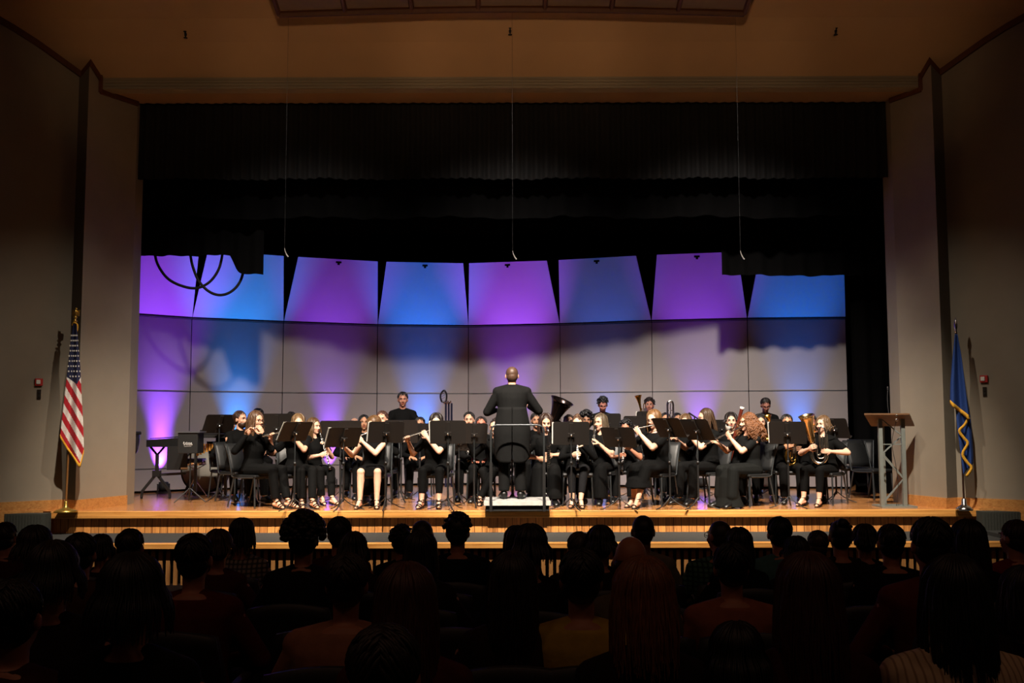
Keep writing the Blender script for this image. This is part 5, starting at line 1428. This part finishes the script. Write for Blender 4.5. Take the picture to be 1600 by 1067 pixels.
# water bottle
wb = empty('water_bottle', on(734, 773), label='small blue water bottle on the stage floor left of the podium', cat='bottle')
wb.location.z = STAGE
MB().lathe([(0, 0), (.032, 0), (.034, .01), (.034, .15), (.014, .19), (.014, .205), (0, .205)], None, 16).build('bottle_body', mat('blue_plastic', (40, 90, 190), .2), wb)
MB().lathe([(0, .205), (.016, .205), (.016, .225), (0, .225)], None, 12).build('cap', M_white, wb)
# ================================================================== audience
M_seat = mat('theatre_seat_cloth', (44, 30, 30), .95, var=.2, scale=30)
M_seatback = mat('theatre_seat_shell', (40, 38, 38), .5)
ROWS = [7.55, 6.7, 5.85, 5.0, 4.15, 3.3, 2.45]
SEATP = {}
def seat(x, Y, label, group='theatre seats of the hall', kind=None):
    r = empty('theatre_seat', (x, Y, floor_z(Y + .4)), 0, label, 'theatre seat', group)
    p = SEATP.get('p')
    if p:
        for ch in p.children: copy_tree(ch, r)
        return r
    # faces +Y (the stage)
    m = MB(); m.grid(lambda u, v: V(((u - .5) * .50 * (1 - .12 * v * v * v), -.20 - .10 * v - .03 * sin(u * pi) + .03, .46 + .40 * v + .03 * sin(u * pi) * v)), 10, 8); m.build('back_cushion', M_seat, r, solid=.06)
    m = MB(); m.grid(lambda u, v: V(((u - .5) * .52 * (1 - .12 * v * v * v), -.235 - .11 * v - .03 * sin(u * pi) + .02, .36 + .515 * v + .035 * sin(u * pi) * v)), 10, 8); m.build('back_shell', M_seatback, r, solid=.014)
    MB().box((0, .02, .42), (.48, .44, .08)).build('seat_pan', M_seat, r, bevel=.03)
    for s in (-1, 1):
        MB().box((s * .27, .02, .62), (.05, .34, .03)).build('armrest', M_seatback, r, bevel=.01)
        MB().box((s * .27, -.04, .31), (.03, .09, .62)).box((s * .27, 0, .01), (.05, .26, .02)).build('standard', M_seatback, r)
    SEATP['p'] = r; return r

_st = bpy.data.materials.new('pinstripe_shirt'); _st.use_nodes = True
_nt = _st.node_tree; _b = _nt.nodes['Principled BSDF']; _b.inputs['Roughness'].default_value = .9
_tc = _nt.nodes.new('ShaderNodeTexCoord'); _wv = _nt.nodes.new('ShaderNodeTexWave'); _wv.inputs['Scale'].default_value = 14
_cr = _nt.nodes.new('ShaderNodeValToRGB'); _cr.color_ramp.elements[0].color = lin((150, 124, 96)); _cr.color_ramp.elements[1].color = lin((196, 172, 140))
_cr.color_ramp.elements[0].position = .05; _cr.color_ramp.elements[1].position = .3
_nt.links.new(_tc.outputs['Object'], _wv.inputs[0]); _nt.links.new(_wv.outputs[0], _cr.inputs[0]); _nt.links.new(_cr.outputs[0], _b.inputs['Base Color'])
def plaid(name, a, b, sc=9):
    m = bpy.data.materials.new(name); m.use_nodes = True; nt = m.node_tree; N = nt.nodes.new; L = nt.links.new; B = nt.nodes['Principled BSDF']; B.inputs['Roughness'].default_value = .9
    tc = N('ShaderNodeTexCoord'); w1 = N('ShaderNodeTexWave'); w2 = N('ShaderNodeTexWave'); w1.inputs['Scale'].default_value = w2.inputs['Scale'].default_value = sc; w2.bands_direction = 'Z'
    L(tc.outputs['Object'], w1.inputs[0]); L(tc.outputs['Object'], w2.inputs[0]); ad = N('ShaderNodeMath'); ad.operation = 'MULTIPLY'; L(w1.outputs[1], ad.inputs[0]); L(w2.outputs[1], ad.inputs[1])
    cr = N('ShaderNodeValToRGB'); cr.color_ramp.elements[0].color = lin(a); cr.color_ramp.elements[1].color = lin(b); cr.color_ramp.elements[1].position = .5
    L(ad.outputs[0], cr.inputs[0]); L(cr.outputs[0], B.inputs['Base Color']); return m
PL1 = plaid('grey_plaid', (60, 58, 56), (150, 140, 130)); PL2 = plaid('green_plaid', (24, 50, 44), (70, 110, 90))
DK = (34, 26, 24)
# cx, head top y, width px, row index, hair kind, hair colour, hair length, shirt, label, extras
AUD = [
 (8, 815, 32, 0, 'short', (40, 28, 22), .2, (60, 26, 20), 'person with dark short hair cut by the left edge of the picture, front row', {}),
 (55, 822, 52, 2, 'bob', (34, 24, 20), .1, DK, 'person with a broad dark bob, third head from the left edge', {}),
 (125, 831, 48, 2, 'short', (30, 22, 18), .2, (70, 42, 26), 'person with dark hair in a brownish shirt, under the American flag', {}),
 (158, 836, 30, 0, 'bob', (28, 20, 18), .08, DK, 'person with dark hair just right of the head under the American flag', {}),
 (203, 825, 48, 1, 'short', (44, 28, 22), .2, (66, 22, 16), 'person with rounded dark hair below the keyboard percussion legs', {}),
 (303, 832, 54, 3, 'short', (30, 22, 20), .2, (84, 26, 20), 'person in a dark red shirt with short dark hair, left of centre', {'bulk': 1.15}),
 (341, 828, 42, 1, 'bob', (84, 44, 30), .06, (70, 30, 24), 'person with reddish brown hair right of the dark red shirt', {}),
 (378, 810, 36, 0, 'long', (26, 18, 16), .16, PL1, 'person with straight dark hair in a grey plaid shirt, front row left', {}),
 (474, 808, 64, 2, 'afro', (22, 18, 16), .2, (24, 20, 20), 'person with big tousled black curls, left of centre', {}),
 (530, 806, 38, 0, 'short', (24, 18, 16), .2, (60, 24, 18), 'person with short black hair and narrow head right of the big curls', {}),
 (552, 832, 44, 1, 'bob', (40, 24, 20), .1, (40, 20, 18), 'person with rounded brown hair in front of the short black-haired one', {}),
 (628, 822, 30, 0, 'curlytop', (34, 24, 20), .2, (30, 28, 26), 'person with spiky dark hair half behind the neighbour, front row centre left', {}),
 (651, 809, 36, 0, 'crop', (40, 28, 22), .2, (40, 34, 30), 'person with cropped dark hair, second front row head left of the curly one', {'xoff': .04}),
 (657, 830, 52, 2, 'long', (28, 20, 18), .2, DK, 'person with long smooth dark hair behind the cropped front row head', {}),
 (715, 803, 40, 0, 'curlytop', (28, 20, 16), .2, (16, 17, 22), 'person with short curly hair and dark collared shirt, front row left of centre', {'bulk': 1.1}),
 (806, 822, 26, 0, 'long', (26, 18, 16), .2, DK, 'person with a narrow dark head in front of the podium', {}),
 (828, 820, 62, 2, 'bob', (20, 15, 14), .1, (22, 18, 18), 'person with a wide dark bob just right of the podium axis', {}),
 (905, 830, 30, 1, 'short', (110, 96, 84), .2, (50, 40, 36), 'person with thin greying hair beside a dark bob, centre right', {}),
 (938, 822, 46, 1, 'bob', (30, 22, 18), .06, (34, 26, 24), 'person with smooth dark bob below the ash blond clarinetist', {}),
 (986, 832, 54, 3, 'bald', (60, 40, 30), .2, (90, 80, 66), 'person with a balding round head, right of centre', {'skinc': (170, 112, 84)}),
 (1005, 801, 36, 0, 'crop', (30, 22, 18), .2, (110, 104, 92), 'person with very short dark hair, tallest head right of centre in the front row', {'skinc': (120, 80, 60)}),
 (1123, 810, 38, 0, 'crop', (60, 44, 34), .2, PL2, 'person with cropped hair and glasses in green plaid, front row right', {'bulk': 1.2, 'glasses': True, 'turn': 30}),
 (1154, 825, 40, 1, 'long', (18, 14, 13), .2, (18, 15, 15), 'person with long straight black hair right of the green plaid shirt', {}),
 (1218, 806, 38, 0, 'short', (20, 15, 14), .2, (70, 110, 110), 'person with short black hair, front row below the gold horn', {}),
 (1244, 839, 28, 1, 'bob', (26, 20, 18), .05, DK, 'person with small dark head low between two taller front row heads', {}),
 (1278, 828, 34, 0, 'short', (96, 78, 60), .2, (40, 34, 30), 'person with lighter brown hair below the euphonium player', {}),
 (1313, 811, 36, 0, 'bun', (20, 15, 14), .2, DK, 'person with dark topknot hair left of the lectern', {}),
 (1347, 820, 36, 0, 'bob', (24, 18, 16), .06, (20, 18, 18), 'person with dark rounded hair right under the lectern foot', {'xoff': .02}),
 (1392, 818, 42, 1, 'short', (18, 14, 13), .2, (18, 16, 16), 'person with black hair and dark jacket in front of the lectern', {'bulk': 1.15}),
 (1455, 806, 62, 3, 'short', (16, 12, 12), .2, (92, 40, 26), 'person with a large dark head in a rust shirt, left of the blue flag', {'bulk': 1.15}),
 (1513, 812, 50, 2, 'long', (18, 14, 14), .34, (18, 15, 15), 'person with long black hair below the blue flag', {}),
 (1585, 811, 38, 1, 'short', (64, 40, 30), .2, (110, 22, 18), 'person in a red top at the right edge of the picture', {'turn': 25}),
 (82, 846, 88, 4, 'bob', (22, 16, 15), .12, DK, 'person with wide dark hair, large silhouette at lower left', {}),
 (206, 866, 108, 5, 'bob', (14, 11, 11), .14, (22, 17, 17), 'person with very large black silhouette of hair at lower left', {}),
 (541, 863, 84, 4, 'short', (52, 30, 22), .2, (150, 104, 80), 'person in a tan shirt with dark brown hair, lower left of centre', {'bulk': 1.2}),
 (634, 880, 104, 5, 'long', (112, 60, 40), .40, (80, 34, 26), 'person with long straight auburn hair, large, left of centre', {}),
 (600, 976, 112, 6, 'short', (44, 24, 18), .2, (60, 26, 20), 'child with short dark brown hair at the bottom left of centre', {'child': 1}),
 (800, 862, 80, 4, 'long', (44, 24, 20), .3, (40, 22, 20), 'person with long dark auburn hair at centre, in front of the podium line', {}),
 (908, 856, 68, 4, 'short', (22, 16, 15), .2, (170, 140, 60), 'person in a mustard yellow top with dark hair, right of centre', {'bulk': 1.1}),
 (1005, 871, 108, 5, 'long', (186, 112, 66), .24, (34, 22, 20), 'person with smooth light auburn hair to the shoulders, large, right of centre', {}),
 (1143, 846, 64, 3, 'short', (20, 15, 14), .2, (140, 84, 64), 'person with dark hair in a dusty rose shirt, behind the green plaid one', {'bulk': 1.1}),
 (1150, 975, 92, 5, 'bob', (20, 15, 14), .1, (48, 24, 20), 'child with dark bobbed hair at the bottom, right of centre', {'child': 1}),
 (1262, 864, 108, 5, 'long', (100, 48, 34), .36, (60, 24, 18), 'person with long reddish hair, large silhouette at lower right', {}),
 (1490, 868, 104, 5, 'long', (13, 10, 10), .26, 'stripe', 'person with long black hair in a pale striped shirt at lower right', {'bulk': 1.25}),
 (1600, 885, 88, 4, 'long', (34, 20, 18), .2, DK, 'person with dark hair cut by the right edge of the picture', {}),
 (20, 905, 90, 5, 'short', (16, 12, 12), .2, (60, 26, 20), 'person with dark hair in a brownish top at the lower left edge', {}),
]
WREAL = {'short': .170, 'crop': .165, 'bald': .165, 'bob': .20, 'long': .195, 'afro': .25, 'curlytop': .19, 'bun': .17}
taken = []
for (cx, ty, w, row, hk, hc_, hL, shirt, lab, ex) in AUD:
    ex = dict(ex); child = ex.pop('child', 0)
    Y = ROWS[row]; fz = floor_z(Y + .4)
    # keep the picture's head width by nudging depth inside the row spacing
    Yw = FPX * WREAL[hk] * (.9 if child else 1) / w; Y = Y + max(-.18, min(.18, Yw - Y)); 
    ztop = at(cx, ty, Y - .05).z
    s = max(.74 if child else .86, min(1.16, (ztop - fz) / 1.325))
    py_ = ty + (0.12 * s) * FPX / Y
    mt = None; sh = DK
    if shirt == 'stripe': mt = _st
    elif isinstance(shirt, tuple): sh = shirt
    else: mt = shirt
    sk = ex.pop('skinc', (170, 112, 84))
    seated = 'seated from behind: '
    make_person(lab, cx, py_, Y, 180, pose='lap', hair=(hk, hc_, hL), skinc=sk, base=fz, s=s, top=sh, bcol=(26, 24, 30), striped=mt, vox=.012, detail=2.6 if row > 3 else (1.3 if row > 1 else .8), fem=1 if hk in ('long', 'bob', 'bun') else 0, **ex)
    x = xat(cx, Y)
    core_ = lab.split(',')[0]
    sl = 'dark theatre seat of the ' + core_
    if len(sl.split()) > 16: sl = 'dark seat of ' + core_
    if len(sl.split()) > 16: sl = 'seat under ' + core_.replace('person with ', '')
    seat(x, Y - .02, sl)
    taken.append((x, ROWS[row], cx))
# empty seats filling the rows where the picture shows bare seat backs
def free(x, Y): return all(abs(x - a) > .56 for a, b, c in taken if abs(b - Y) < .3)
nE = 0
for ri, Y in enumerate(ROWS[:6]):
    half = 800 / FPX * Y
    k = -int(half / .58) - 1
    while k * .58 < half + .3:
        x = k * .58 + .1 * ri
        if free(x, Y):
            seat(x, Y, 'empty dark theatre seat with curved back among the dim audience rows', 'empty theatre seats'); taken.append((x, Y, 0))
        k += 1
finish_people()
